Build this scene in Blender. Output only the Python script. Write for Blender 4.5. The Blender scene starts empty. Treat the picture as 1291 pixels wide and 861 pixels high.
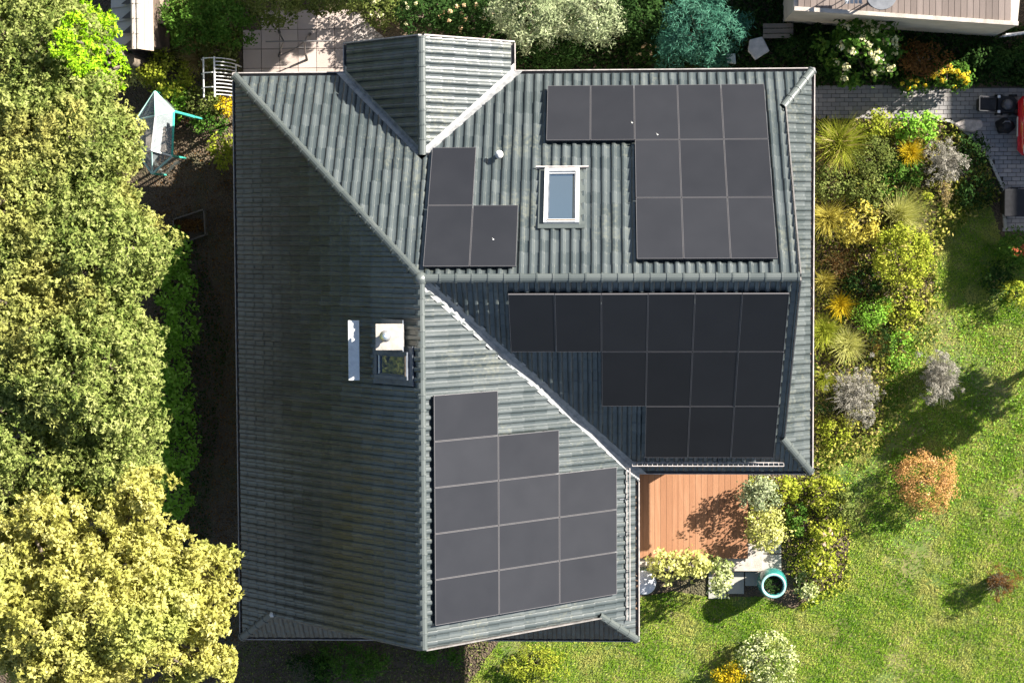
import bpy, math, random
import numpy as np
from mathutils import Vector, Matrix, Euler

# ------------------------------------------------------------------ camera, sky, sun, exposure
scene = bpy.context.scene
col = scene.collection
ZE = 3.0                                   # eave height above the ground
CAM = Vector((9.1338, -3.7586, 47.3552 + ZE))
CROT = Euler((-0.0605, 0.0479, -0.0047), 'XYZ')
FPX = 2429.8
cd = bpy.data.cameras.new('camera'); cd.sensor_width = 36; cd.lens = FPX / 1291 * 36
cd.clip_start = 1; cd.clip_end = 2000
camo = bpy.data.objects.new('camera', cd); col.objects.link(camo)
camo.location = CAM; camo.rotation_euler = CROT
scene.camera = camo

SUN_AZ = math.radians(59.5)                # from +Y towards +X
SUN_EL = math.radians(29.5)
w = bpy.data.worlds.new('World'); scene.world = w; w.use_nodes = True
wn = w.node_tree.nodes; wl = w.node_tree.links
bg = wn['Background']; sky = wn.new('ShaderNodeTexSky'); sky.sky_type = 'NISHITA'; sky.sun_disc = False
sky.sun_elevation = SUN_EL; sky.sun_rotation = SUN_AZ
wl.new(sky.outputs[0], bg.inputs[0]); bg.inputs[1].default_value = 0.05
sd = Vector((math.sin(SUN_AZ) * math.cos(SUN_EL), math.cos(SUN_AZ) * math.cos(SUN_EL), math.sin(SUN_EL)))
sl = bpy.data.lights.new('sun', 'SUN'); sl.energy = 5.0; sl.angle = math.radians(0.5); sl.color = (1, 0.945, 0.86)
so = bpy.data.objects.new('sun', sl); col.objects.link(so)
so.rotation_euler = sd.to_track_quat('Z', 'Y').to_euler(); so.location = (30, 20, 40)
vs = scene.view_settings; vs.view_transform = 'Standard'; vs.look = 'None'; vs.exposure = 2.0; vs.gamma = 1

R = CROT.to_matrix()
def G(px, py, z=0.0):
    """photo pixel -> point on the horizontal plane at height z"""
    d = R @ Vector(((px - 645.5) / FPX, -(py - 430.5) / FPX, -1))
    t = (z - CAM.z) / d.z
    return CAM + d * t
def GP(pts, z=0.0): return [G(x, y, z) for x, y in pts]
rnd = random.Random(7)

# ------------------------------------------------------------------ helpers
def tag(o, label=None, cat=None, group=None, kind=None):
    if label: o['label'] = label
    if cat: o['category'] = cat
    if group: o['group'] = group
    if kind: o['kind'] = kind
    return o
def empty(name, loc=(0, 0, 0), rz=0.0):
    o = bpy.data.objects.new(name, None); col.objects.link(o)
    o.location = loc; o.rotation_euler = (0, 0, rz); o.empty_display_size = .2
    return o
def link(name, me, mat, parent=None, smooth=False):
    if mat is not None and not me.materials: me.materials.append(mat)
    o = bpy.data.objects.new(name, me); col.objects.link(o)
    if parent is not None: o.parent = parent
    if smooth:
        me.polygons.foreach_set('use_smooth', [True] * len(me.polygons))
    return o
class MB:
    def __init__(s): s.v = []; s.f = []; s.a = []
    def add(s, vs, fs):
        n = len(s.v); s.v += [tuple(p) for p in vs]; s.f += [tuple(i + n for i in f) for f in fs]; return s
    def box(s, c, size, rz=0.0, M=None):
        x, y, z = [q / 2 for q in size]
        P = [Vector((a * x, b * y, d * z)) for a in (-1, 1) for b in (-1, 1) for d in (-1, 1)]
        m = Matrix.Rotation(rz, 3, 'Z') if M is None else M
        P = [m @ p + Vector(c) for p in P]
        return s.add(P, [(0, 1, 3, 2), (4, 6, 7, 5), (0, 4, 5, 1), (2, 3, 7, 6), (0, 2, 6, 4), (1, 5, 7, 3)])
    def tube(s, pts, r, n=8, cap=True):
        pts = [Vector(p) for p in pts]
        rs = r if isinstance(r, (list, tuple)) else [r] * len(pts)
        base = len(s.v)
        for i, p in enumerate(pts):
            t = (pts[min(i + 1, len(pts) - 1)] - pts[max(i - 1, 0)]).normalized()
            a = t.cross(Vector((0, 0, 1)) if abs(t.z) < .95 else Vector((1, 0, 0))).normalized(); b = t.cross(a)
            for k in range(n):
                an = 2 * math.pi * k / n
                s.v.append(tuple(p + (a * math.cos(an) + b * math.sin(an)) * rs[i]))
        for i in range(len(pts) - 1):
            for k in range(n):
                k2 = (k + 1) % n
                s.f.append((base + i * n + k, base + i * n + k2, base + (i + 1) * n + k2, base + (i + 1) * n + k))
        if cap:
            s.f.append(tuple(base + k for k in range(n)))
            e = base + (len(pts) - 1) * n; s.f.append(tuple(e + n - 1 - k for k in range(n)))
        return s
    def lathe(s, prof, c=(0, 0, 0), n=20):
        base = len(s.v); c = Vector(c)
        for r, z in prof:
            for k in range(n):
                an = 2 * math.pi * k / n
                s.v.append(tuple(c + Vector((r * math.cos(an), r * math.sin(an), z))))
        for i in range(len(prof) - 1):
            for k in range(n):
                k2 = (k + 1) % n
                s.f.append((base + i * n + k, base + i * n + k2, base + (i + 1) * n + k2, base + (i + 1) * n + k))
        return s
    def prism(s, poly, z0, z1):
        n = len(poly); P = [(p[0], p[1], z0) for p in poly] + [(p[0], p[1], z1) for p in poly]
        F = [tuple(range(n - 1, -1, -1)), tuple(range(n, 2 * n))]
        F += [(i, (i + 1) % n, n + (i + 1) % n, n + i) for i in range(n)]
        return s.add(P, F)
    def mesh(s, name):
        me = bpy.data.meshes.new(name); me.from_pydata(s.v, [], s.f)
        if len(s.a) == len(s.f) and s.a: me.attributes.new('var', 'FLOAT', 'FACE').data.foreach_set('value', s.a)
        me.validate(); me.update(); return me
    def build(s, name, mat, parent=None, smooth=False, bevel=0):
        o = link(name, s.mesh(name), mat, parent, smooth)
        if bevel:
            b = o.modifiers.new('bevel', 'BEVEL'); b.width = bevel; b.segments = 2; b.limit_method = 'ANGLE'
        return o
def np_mesh(name, V, F, var=None):
    """V (n,3), F (m,k) numpy arrays; var = one value per face"""
    me = bpy.data.meshes.new(name); k = F.shape[1]
    me.vertices.add(len(V)); me.vertices.foreach_set('co', V.astype(np.float32).ravel())
    me.loops.add(F.size); me.loops.foreach_set('vertex_index', F.astype(np.int32).ravel())
    me.polygons.add(len(F)); me.polygons.foreach_set('loop_start', np.arange(0, F.size, k, dtype=np.int32))
    if var is not None:
        a = me.attributes.new('var', 'FLOAT', 'FACE'); a.data.foreach_set('value', var.astype(np.float32))
    me.update(calc_edges=True); return me

# ------------------------------------------------------------------ materials
def newmat(name):
    m = bpy.data.materials.new(name); m.use_nodes = True
    return m, m.node_tree.nodes, m.node_tree.links, m.node_tree.nodes['Principled BSDF']
def ramp(nt, stops):
    r = nt.new('ShaderNodeValToRGB'); e = r.color_ramp.elements
    while len(e) < len(stops): e.new(.5)
    for i, (p, c) in enumerate(stops): e[i].position = p; e[i].color = (*c, 1)
    return r
def surf(name, c1, c2, scale=4, rough=.8, bump=0.0, bscale=None, spec=.5, metal=0, detail=6, coat=0, stretch=None, mid=(.35, .65), objc=False):
    m, n, l, p = newmat(name)
    src = n.new('ShaderNodeTexCoord').outputs['Object'] if objc else n.new('ShaderNodeNewGeometry').outputs['Position']
    if stretch:
        mp = n.new('ShaderNodeMapping'); mp.inputs['Scale'].default_value = stretch; l.new(src, mp.inputs[0]); src = mp.outputs[0]
    t = n.new('ShaderNodeTexNoise'); t.inputs['Scale'].default_value = scale; t.inputs['Detail'].default_value = detail
    t.inputs['Roughness'].default_value = .65
    l.new(src, t.inputs['Vector'])
    r = ramp(n, [(mid[0], c1), (mid[1], c2)]); l.new(t.outputs['Fac'], r.inputs[0]); l.new(r.outputs[0], p.inputs['Base Color'])
    p.inputs['Roughness'].default_value = rough; p.inputs['Metallic'].default_value = metal
    p.inputs['Specular IOR Level'].default_value = spec; p.inputs['Coat Weight'].default_value = coat
    if bump:
        t2 = n.new('ShaderNodeTexNoise'); t2.inputs['Scale'].default_value = bscale or scale * 6; t2.inputs['Detail'].default_value = 5
        l.new(src, t2.inputs['Vector'])
        b = n.new('ShaderNodeBump'); b.inputs['Strength'].default_value = bump; b.inputs['Distance'].default_value = .03
        l.new(t2.outputs['Fac'], b.inputs['Height']); l.new(b.outputs[0], p.inputs['Normal'])
    return m
def piece_mat(name, cols, rough=.8, noise=6, amt=.35, bump=.3, bscale=60, spec=.4, attr=False, stretch=None, coat=0.0):
    """per-piece tint (object random + mesh island random) with weathering noise"""
    m, n, l, p = newmat(name)
    oi = n.new('ShaderNodeObjectInfo'); ge = n.new('ShaderNodeNewGeometry')
    ad = n.new('ShaderNodeMath'); ad.operation = 'ADD'; l.new(oi.outputs['Random'], ad.inputs[0]); at = n.new('ShaderNodeAttribute'); at.attribute_name = 'var'; l.new(at.outputs['Fac'] if attr else ge.outputs['Random Per Island'], ad.inputs[1])
    fr = n.new('ShaderNodeMath'); fr.operation = 'FRACT'; l.new(ad.outputs[0], fr.inputs[0])
    src = ge.outputs['Position']
    if stretch:
        mp = n.new('ShaderNodeMapping'); mp.inputs['Scale'].default_value = stretch; l.new(src, mp.inputs[0]); src = mp.outputs[0]
    t = n.new('ShaderNodeTexNoise'); t.inputs['Scale'].default_value = noise; t.inputs['Detail'].default_value = 7; t.inputs['Roughness'].default_value = .7
    l.new(src, t.inputs['Vector'])
    mx = n.new('ShaderNodeMix'); mx.data_type = 'FLOAT'; mx.inputs[0].default_value = amt
    l.new(fr.outputs[0], mx.inputs[2]); l.new(t.outputs['Fac'], mx.inputs[3])
    r = ramp(n, [(i / (len(cols) - 1), c) for i, c in enumerate(cols)]); l.new(mx.outputs[0], r.inputs[0])
    cout = r.outputs[0]
    if attr:
        t3 = n.new('ShaderNodeTexNoise'); t3.inputs['Scale'].default_value = 11; t3.inputs['Detail'].default_value = 4; l.new(ge.outputs['Position'], t3.inputs['Vector'])
        t4 = n.new('ShaderNodeTexNoise'); t4.inputs['Scale'].default_value = .7; l.new(ge.outputs['Position'], t4.inputs['Vector'])
        mu = n.new('ShaderNodeMath'); mu.operation = 'MULTIPLY'; l.new(t3.outputs['Fac'], mu.inputs[0]); l.new(t4.outputs['Fac'], mu.inputs[1])
        rl_ = ramp(n, [(.30, (0, 0, 0)), (.42, (.7, .7, .7))]); l.new(mu.outputs[0], rl_.inputs[0])
        mc = n.new('ShaderNodeMix'); mc.data_type = 'RGBA'; l.new(rl_.outputs[0], mc.inputs[0]); l.new(cout, mc.inputs[6]); mc.inputs[7].default_value = (.085, .09, .072, 1); cout = mc.outputs[2]
    l.new(cout, p.inputs['Base Color']); p.inputs['Roughness'].default_value = rough
    p.inputs['Specular IOR Level'].default_value = spec; p.inputs['Coat Weight'].default_value = coat; p.inputs['Coat Roughness'].default_value = .4
    if bump:
        t2 = n.new('ShaderNodeTexNoise'); t2.inputs['Scale'].default_value = bscale; l.new(src, t2.inputs['Vector'])
        b = n.new('ShaderNodeBump'); b.inputs['Strength'].default_value = bump; b.inputs['Distance'].default_value = .01
        l.new(t2.outputs['Fac'], b.inputs['Height']); l.new(b.outputs[0], p.inputs['Normal'])
    return m
LEAFM = {}
def leafmat(name, cols, patch=None, pscale=.5, trans=.3, gloss=0.0):
    """cols: ramp over the per-leaf 'var'; patch: another leaf colour in drifts"""
    if name in LEAFM: return LEAFM[name]
    m = bpy.data.materials.new(name); m.use_nodes = True; n = m.node_tree.nodes; l = m.node_tree.links; n.clear()
    at = n.new('ShaderNodeAttribute'); at.attribute_name = 'var'
    r = ramp(n, [(i / (len(cols) - 1), c) for i, c in enumerate(cols)]); l.new(at.outputs['Fac'], r.inputs[0]); c = r.outputs[0]
    if patch:
        ge = n.new('ShaderNodeNewGeometry'); t = n.new('ShaderNodeTexNoise'); t.inputs['Scale'].default_value = pscale; t.inputs['Detail'].default_value = 3
        l.new(ge.outputs['Position'], t.inputs['Vector'])
        rr = ramp(n, [(.52, (0, 0, 0)), (.68, (1, 1, 1))]); l.new(t.outputs['Fac'], rr.inputs[0])
        mx = n.new('ShaderNodeMix'); mx.data_type = 'RGBA'; l.new(rr.outputs[0], mx.inputs[0]); l.new(c, mx.inputs[6]); mx.inputs[7].default_value = (*patch, 1)
        c = mx.outputs[2]
    d = n.new('ShaderNodeBsdfDiffuse'); l.new(c, d.inputs[0])
    tr = n.new('ShaderNodeBsdfTranslucent'); l.new(c, tr.inputs[0])
    m1 = n.new('ShaderNodeMixShader'); m1.inputs[0].default_value = trans; l.new(d.outputs[0], m1.inputs[1]); l.new(tr.outputs[0], m1.inputs[2])
    if gloss <= 0:
        o = n.new('ShaderNodeOutputMaterial'); l.new(m1.outputs[0], o.inputs[0]); LEAFM[name] = m; return m
    g = n.new('ShaderNodeBsdfGlossy'); g.inputs['Roughness'].default_value = .45; g.inputs[0].default_value = (.8, .8, .8, 1)
    m2 = n.new('ShaderNodeMixShader'); m2.inputs[0].default_value = gloss; l.new(m1.outputs[0], m2.inputs[1]); l.new(g.outputs[0], m2.inputs[2])
    o = n.new('ShaderNodeOutputMaterial'); l.new(m2.outputs[0], o.inputs[0])
    LEAFM[name] = m; return m
def plain(name, c, rough=.5, metal=0, spec=.5, coat=0):
    m, n, l, p = newmat(name); p.inputs['Base Color'].default_value = (*c, 1); p.inputs['Roughness'].default_value = rough
    p.inputs['Metallic'].default_value = metal; p.inputs['Specular IOR Level'].default_value = spec; p.inputs['Coat Weight'].default_value = coat
    return m
def glassy(name, tint, alpha, rough=.08):
    m = bpy.data.materials.new(name); m.use_nodes = True; n = m.node_tree.nodes; l = m.node_tree.links; n.clear()
    p = n.new('ShaderNodeBsdfPrincipled'); p.inputs['Base Color'].default_value = (*tint, 1); p.inputs['Roughness'].default_value = rough
    t = n.new('ShaderNodeBsdfTransparent'); mx = n.new('ShaderNodeMixShader'); mx.inputs[0].default_value = alpha
    tx = n.new('ShaderNodeTexNoise'); tx.inputs['Scale'].default_value = 3; ge = n.new('ShaderNodeNewGeometry'); l.new(ge.outputs['Position'], tx.inputs['Vector'])
    r = n.new('ShaderNodeMapRange'); r.inputs[1].default_value = .3; r.inputs[2].default_value = .7; r.inputs[3].default_value = alpha - .15; r.inputs[4].default_value = alpha + .15
    l.new(tx.outputs['Fac'], r.inputs[0]); l.new(r.outputs[0], mx.inputs[0])
    l.new(t.outputs[0], mx.inputs[1]); l.new(p.outputs[0], mx.inputs[2]); o = n.new('ShaderNodeOutputMaterial'); l.new(mx.outputs[0], o.inputs[0])
    return m

M = {}
M['tile'] = piece_mat('glazed_tile', [(.021, .029, .0295), (.041, .050, .0505), (.073, .083, .083)], rough=.3, noise=1.6, amt=.5, bump=.15, bscale=28, spec=.5, coat=.12, attr=True)
M['ridge'] = piece_mat('ridge_tile', [(.045, .055, .053), (.062, .072, .069), (.085, .095, .09)], rough=.4, noise=3, amt=.5, bump=.15, bscale=40, spec=.55)
M['under'] = surf('roof_underlay', (.02, .022, .022), (.035, .037, .036), 3, .9)
M['wall'] = surf('render_wall', (.55, .52, .46), (.66, .63, .57), 3, .9, .2, 60)
M['gutter'] = surf('zinc_gutter', (.11, .105, .10), (.2, .185, .175), 5, .55, metal=.3)
M['gutterrim'] = surf('gutter_rim', (.24, .22, .21), (.42, .38, .36), 6, .5)
M['zinc'] = surf('valley_zinc', (.17, .175, .18), (.30, .30, .295), 7, .55, metal=.2)
M['lead'] = surf('lead_flashing', (.06, .07, .085), (.11, .12, .14), 5, .5)
M['white'] = surf('white_paint', (.46, .46, .45), (.6, .6, .58), 9, .5)
M['chim'] = surf('chimney_render', (.35, .32, .28), (.45, .42, .37), 8, .9, .2)
M['concrete'] = surf('pale_concrete', (.28, .245, .21), (.42, .37, .32), 5, .9, .25, 40)
M['steel'] = surf('steel_cowl', (.5, .52, .55), (.7, .72, .75), 8, .25, metal=.8)
M['panelframe'] = plain('panel_frame', (.11, .105, .11), .45, .3)
M['darkframe'] = plain('dark_frame', (.03, .03, .032), .5)

M['bark'] = surf('bark', (.09, .07, .05), (.19, .15, .11), 12, .95, .5, 40)
# solar glass: dark cells, fine busbar grain, dust
def solar_mat():
    m, n, l, p = newmat('solar_glass')
    ge = n.new('ShaderNodeNewGeometry'); t = n.new('ShaderNodeTexNoise'); t.inputs['Scale'].default_value = 1.3; t.inputs['Detail'].default_value = 8
    l.new(ge.outputs['Position'], t.inputs['Vector'])
    oi = n.new('ShaderNodeObjectInfo'); mx = n.new('ShaderNodeMix'); mx.data_type = 'FLOAT'; mx.inputs[0].default_value = .4
    l.new(t.outputs['Fac'], mx.inputs[2]); l.new(oi.outputs['Random'], mx.inputs[3])
    r = ramp(n, [(.25, (.0150, .0158, .0195)), (.75, (.0215, .0223, .0265))]); l.new(mx.outputs[0], r.inputs[0])
    l.new(r.outputs[0], p.inputs['Base Color']); p.inputs['Roughness'].default_value = .32; p.inputs['Specular IOR Level'].default_value = .16
    return m
M['solar'] = solar_mat()
M['glasssky'] = plain('window_glass', (.03, .05, .08), .04, 0, .8, .6)

# ------------------------------------------------------------------ ground
def soil_mat():
    m, n, l, p = newmat('garden_soil')
    ge = n.new('ShaderNodeNewGeometry')
    t = n.new('ShaderNodeTexNoise'); t.inputs['Scale'].default_value = .8; t.inputs['Detail'].default_value = 9; t.inputs['Roughness'].default_value = .7
    l.new(ge.outputs['Position'], t.inputs['Vector'])
    r = ramp(n, [(.3, (.055, .038, .024)), (.5, (.10, .072, .045)), (.62, (.07, .065, .03)), (.78, (.17, .125, .08))]); l.new(t.outputs['Fac'], r.inputs[0])
    t2 = n.new('ShaderNodeTexVoronoi'); t2.inputs['Scale'].default_value = 22; l.new(ge.outputs['Position'], t2.inputs['Vector'])
    r2 = ramp(n, [(0, (.45, .45, .45)), (.6, (1, 1, 1))]); l.new(t2.outputs['Distance'], r2.inputs[0])
    mx = n.new('ShaderNodeMix'); mx.data_type = 'RGBA'; mx.blend_type = 'MULTIPLY'; mx.inputs[0].default_value = .8
    l.new(r.outputs[0], mx.inputs[6]); l.new(r2.outputs[0], mx.inputs[7]); l.new(mx.outputs[2], p.inputs['Base Color'])
    b = n.new('ShaderNodeBump'); b.inputs['Strength'].default_value = .8; b.inputs['Distance'].default_value = .05
    l.new(t2.outputs['Distance'], b.inputs['Height']); l.new(b.outputs[0], p.inputs['Normal']); p.inputs['Roughness'].default_value = 1
    return m
M['soil'] = soil_mat()
g = MB(); n_ = 24; S_ = 400
for i in range(n_ + 1):
    for j in range(n_ + 1): g.v.append((-S_ + 2 * S_ * i / n_ + 8, -S_ + 2 * S_ * j / n_ - 5, 0))
for i in range(n_):
    for j in range(n_): a = i * (n_ + 1) + j; g.f.append((a, a + n_ + 1, a + n_ + 2, a + 1))
tag(g.build('ground', M['soil']), 'bare brown garden soil under the whole scene', 'ground', kind='structure')

def inpoly(P, poly):
    x, y = P[:, 0], P[:, 1]; r = np.zeros(len(P), bool); n = len(poly)
    for i in range(n):
        x1, y1 = poly[i][0], poly[i][1]; x2, y2 = poly[(i + 1) % n][0], poly[(i + 1) % n][1]
        c = ((y1 > y) != (y2 > y)) & (x < (x2 - x1) * (y - y1) / (y2 - y1 + 1e-12) + x1)
        r ^= c
    return r
LAWN = GP([(808, 752), (850, 745), (893, 752), (960, 752), (1000, 768), (1062, 730), (1072, 690), (1066, 610), (1034, 600), (1032, 560), (1112, 545), (1118, 470), (1140, 425), (1178, 372),
           (1182, 262), (1205, 215), (1250, 262), (1262, 300), (1330, 296), (1330, 900), (560, 900), (600, 850), (640, 792), (806, 790)])
def lawn_mat():
    m, n, l, p = newmat('lawn_turf')
    ge = n.new('ShaderNodeNewGeometry'); t = n.new('ShaderNodeTexNoise'); t.inputs['Scale'].default_value = .9; t.inputs['Detail'].default_value = 9; t.inputs['Roughness'].default_value = .72
    l.new(ge.outputs['Position'], t.inputs['Vector'])
    r = ramp(n, [(.3, (.05, .09, .015)), (.46, (.09, .13, .025)), (.6, (.16, .15, .05)), (.72, (.24, .19, .10))]); l.new(t.outputs['Fac'], r.inputs[0])
    l.new(r.outputs[0], p.inputs['Base Color']); p.inputs['Roughness'].default_value = 1
    return m
lm = MB(); lm.add([(p.x, p.y, .004) for p in LAWN], [tuple(range(len(LAWN)))])
tag(lm.build('lawn', lawn_mat()), 'sunlit mown garden lawn east and south of the house', 'lawn', kind='structure')

# paver driveway: path + widening towards the car
DRIVE = GP([(1016, 110), (1335, 110), (1335, 300), (1268, 290), (1262, 232), (1247, 200), (1222, 170), (1198, 152), (1016, 150)])
pm = piece_mat('clay_pavers', [(.17, .165, .165), (.23, .215, .205), (.31, .28, .255)], .9, 3, .4, .2)
db = MB(); db.add([(p.x, p.y, .004) for p in DRIVE], [tuple(range(len(DRIVE)))])
dr = tag(db.build('driveway', surf('paver_bed', (.06, .055, .05), (.09, .08, .07), 8, 1)), 'grey paver driveway and path along the garden bed', 'driveway', kind='structure')
pv = MB(); pl_, pw_ = .22, .108
x0, y0 = G(1016, 150).x, G(1262, 300).y
P = []
for j in range(60):
    for i in range(45):
        P.append((x0 + (i + .5 * (j % 2)) * pl_ + .1, y0 + j * pw_))
P = np.array(P); ok = inpoly(P, DRIVE)
for (x, y), k in zip(P, ok):
    if k:
        h = .028 + rnd.uniform(-.003, .003); a = rnd.uniform(-.01, .01)
        pv.box((x, y, h / 2 + .006), (pl_ - .012, pw_ - .012, h), a)
tag(pv.build('paver_field', pm, dr), kind='stuff')

# ------------------------------------------------------------------ house
X0, X1, X2 = 0.0, 9.9687, 14.2265
Y0, Y1, Y2 = 0.0, -9.886, -14.0649
TP = .93; C = 1 / math.sqrt(1 + TP * TP); S = TP * C
XR, YR = 5.0447, -4.931
HR = TP * 4.975
A_, B_ = 1.005, .856           # skirt hip: along eave / depth
XG = X2 - B_ + .05             # verge of the east gable
YG = Y2 + B_ - .05             # verge of the south gable
DXL, DXR, DY = 2.7513, 6.9544, .672
XD = (DXL + DXR) / 2; HD = TP * (DXR - DXL) / 2; YD = -HD / TP
house = empty('house', (5, -5, 0)); tag(house, 'L-shaped house with glazed grey tiled roof carrying the solar panels', 'house')
HINV = Matrix.Identity(4)
def hchild(o, parent=None):
    """parent to the house (or a part of it) keeping world coordinates"""
    o.parent = parent or house
    o.matrix_parent_inverse = (parent or house).matrix_basis.inverted() if parent is None else HINV
    return o
def hbuild(mb, name, mat, parent=None, **k):
    o = mb.build(name, mat, None, **k); return hchild(o, parent)

TW, TG = .232, .372            # tile cover width and gauge
prof = [(0, .010), (.012, 0), (.06, -.005), (.105, 0), (.118, .008), (.134, .034), (.165, .044), (.205, .041), (.226, .028), (.2345, .006)]
def tile_faces():
    """local tile: list of polygons (lists of Vector) - surface, front lip"""
    L = TG + .05; out = []
    for (xa, za), (xb, zb) in zip(prof[:-1], prof[1:]):
        ys = [(.006, .012), (0, .046), (.010, .066), (.055, .055), (L, .006)]
        for (ya, ha), (yb, hb) in zip(ys[:-1], ys[1:]):
            out.append([Vector((xa, ya, za + ha)), Vector((xb, ya, zb + ha)), Vector((xb, yb, zb + hb)), Vector((xa, yb, za + hb))])
    return out
TF = tile_faces()
tmb = MB()
for f in TF: tmb.add(f, [tuple(range(len(f)))]); tmb.a.append(0.0)
TILE_ME = tmb.mesh('tile'); TILE_ME.materials.append(M['tile'])
def clip(poly, conv):
    """clip 3D polygon by convex plan polygon (counter-clockwise list of xy)"""
    n = len(conv)
    for i in range(n):
        ax, ay = conv[i]; bx, by = conv[(i + 1) % n]
        ex, ey = bx - ax, by - ay
        out = []
        for j in range(len(poly)):
            p, q = poly[j], poly[(j + 1) % len(poly)]
            dp = ex * (p.y - ay) - ey * (p.x - ax); dq = ex * (q.y - ay) - ey * (q.x - ax)
            if dp >= 0: out.append(p)
            if (dp >= 0) != (dq >= 0): out.append(p.lerp(q, dp / (dp - dq)))
        poly = out
        if len(poly) < 3: return None
    return poly
def ccw(p):
    a = sum(p[i][0] * p[(i + 1) % len(p)][1] - p[(i + 1) % len(p)][0] * p[i][1] for i in range(len(p)))
    return p if a > 0 else p[::-1]
def inside(p, conv):
    n = len(conv)
    return all((conv[(i + 1) % n][0] - conv[i][0]) * (p.y - conv[i][1]) - (conv[(i + 1) % n][1] - conv[i][1]) * (p.x - conv[i][0]) >= -1e-6 for i in range(n))
class Slope: pass
SL = {}
e = .09     # tiles end this far inside the gutter's outer edge
vl = .085   # gap each side of a valley line (horizontal, perpendicular)
k2 = vl * math.sqrt(2)
def slope(key, O, V, pieces, length, ucount, uoff=0.0):
    s = Slope(); s.O = Vector(O); s.V = Vector(V).normalized()
    if abs(s.V.x) > .1: s.U = Vector((0, -1 if s.V.x > 0 else 1, 0))
    else: s.U = Vector((1 if s.V.y > 0 else -1, 0, 0))
    s.N = s.U.cross(s.V); s.pieces = [ccw(p) for p in pieces]; s.len = length; s.uc = ucount; s.uoff = uoff; s.key = key
    s.M = Matrix((s.U, s.V, s.N)).transposed(); SL[key] = s
NN = (0, -C, S); WW = (C, 0, S); SS = (0, C, S); EE = (-C, 0, S)
lenf = 4.975 / C + .1
slope('north', (X2, Y0, ZE), NN, [
    [(e, -e), (DXL - k2, -e), (XD, YD - k2), (XD, -XD), (e, -e)][:4],
    [(XD, YD - k2), (DXR + k2, -e), (XG, -e), (XG, YR), (XR, YR), (XD, -XD)],
    [(XG, -e), (X2 - e, -e), (XG, -A_)]], lenf, 62, .06)
slope('west', (X0, Y0, ZE), WW, [
    [(e, -e), (XR, YR), (XR, YG), (e, YG)],
    [(e, YG), (A_, YG), (e, Y2 + e)]], lenf, 61, .05)
slope('east', (X1, Y2, ZE), EE, [
    [(XR, YG), (X1 - e, YG), (X1 - e, Y1 - k2 * .8), (XR, YR - k2 * .8)],
    [(X1 - e, YG), (X1 - A_, YG), (X1 - e, Y2 + e)]], lenf, 42, .03)
slope('south', (X1, Y1, ZE), SS, [
    [(XR + k2, YR), (X1 + k2, Y1 + e), (XG, Y1 + e), (XG, YR)],
    [(XG, Y1 + e), (X2 - e, Y1 + e), (XG, Y1 + A_)]], lenf, 22, .04)
SL['south'].ustart = -24
slope('dormer_west', (DXL, DY, ZE), WW, [[(DXL + e, DY), (XD, DY), (XD, YD + k2), (DXL + e, -e + k2 - .02)]], HD / S + .1, 13, .02)
slope('dormer_east', (DXR, YD - .1, ZE), EE, [[(XD, DY), (DXR - e, DY), (DXR - e, -e + k2 - .02), (XD, YD + k2)]], HD / S + .1, 14, .03)
# foot skirts below the two gables (same pitch as the roof)
tpk = A_ * TP / B_ ; ck = 1 / math.sqrt(1 + tpk * tpk); sk_ = tpk * ck
slope('skirt_east', (X2, Y1, ZE), (-ck, 0, sk_), [[(X2 - e, Y0 - e), (X2 - e, Y1 + e), (X2 - B_, Y1 + A_), (X2 - B_, Y0 - A_)]], B_ / ck + .05, 43, .05)
slope('skirt_south', (X0, Y2, ZE), (0, ck, sk_), [[(X0 + e, Y2 + e), (X1 - e, Y2 + e), (X1 - A_, Y2 + B_), (X0 + A_, Y2 + B_)]], B_ / ck + .05, 43, .05)

# solar arrays: (slope key, list of rectangles (u0,u1,v0,v1) on the slope plane), sizes
PW, PL = 1.04, 1.871
panels = []          # (slope, u0, u1, v0, v1, label)
VT = 4.975 / C
def vS(d): return VT - d
ordn = ['first', 'second', 'third', 'fourth', 'fifth', 'sixth']
# south array: x from SX, d from ridge
SX, S0 = 6.9783, .3677
for row, (a, b_) in enumerate([(0, 6), (2, 6), (3, 6)]):
    for i in range(a, b_):
        rn = ['top row under the ridge', 'middle row', 'lowest row above deck'][row]
        panels.append(('south', SX + i * PW - X1, SX + (i + 1) * PW - X1, vS(S0 + (row + 1) * PL), vS(S0 + row * PL),
                       'solar panel of shaded array, %s, %s from gable end' % (rn, ordn[5 - i])))
NX, N0 = 9.845, .4528
for row, (a, b_) in enumerate([(0, 3), (0, 3), (-2, 3)]):
    for i in range(a, b_):
        rn = ['row next to the ridge', 'middle row', 'row along the gutter'][row]
        x = NX + i * PW
        panels.append(('north', X2 - x - PW, X2 - x, vS(N0 + (row + 1) * PL), vS(N0 + row * PL),
                       'solar panel of array by roof window, %s, %s from gable end' % (rn, ordn[2 - i])))
MX, M0 = 5.092, .2481
for (row, i, lab) in [(0, 0, 'solar panel of the three-panel group, by ridge and hip'), (0, 1, 'solar panel of the three-panel group, by ridge facing roof window'), (1, 0, 'solar panel of the three-panel group, single one under dormer valley')]:
    x = MX + i * PW
    panels.append(('north', X2 - x - PW, X2 - x, vS(M0 + (row + 1) * PL), vS(M0 + row * PL), lab))
EX, EY = .2696, -12.7458
for c_, cnt in enumerate([5, 4, 3]):
    for i in range(cnt):
        y = EY + i * PW
        rn = ['column along the ridge', 'middle column', 'column above the gutter'][c_]
        panels.append(('east', y - Y2, y + PW - Y2, vS(EX + (c_ + 1) * PL), vS(EX + c_ * PL),
                       'solar panel of sunlit array, %s, %s from gable end' % (rn, ordn[i])))
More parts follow.
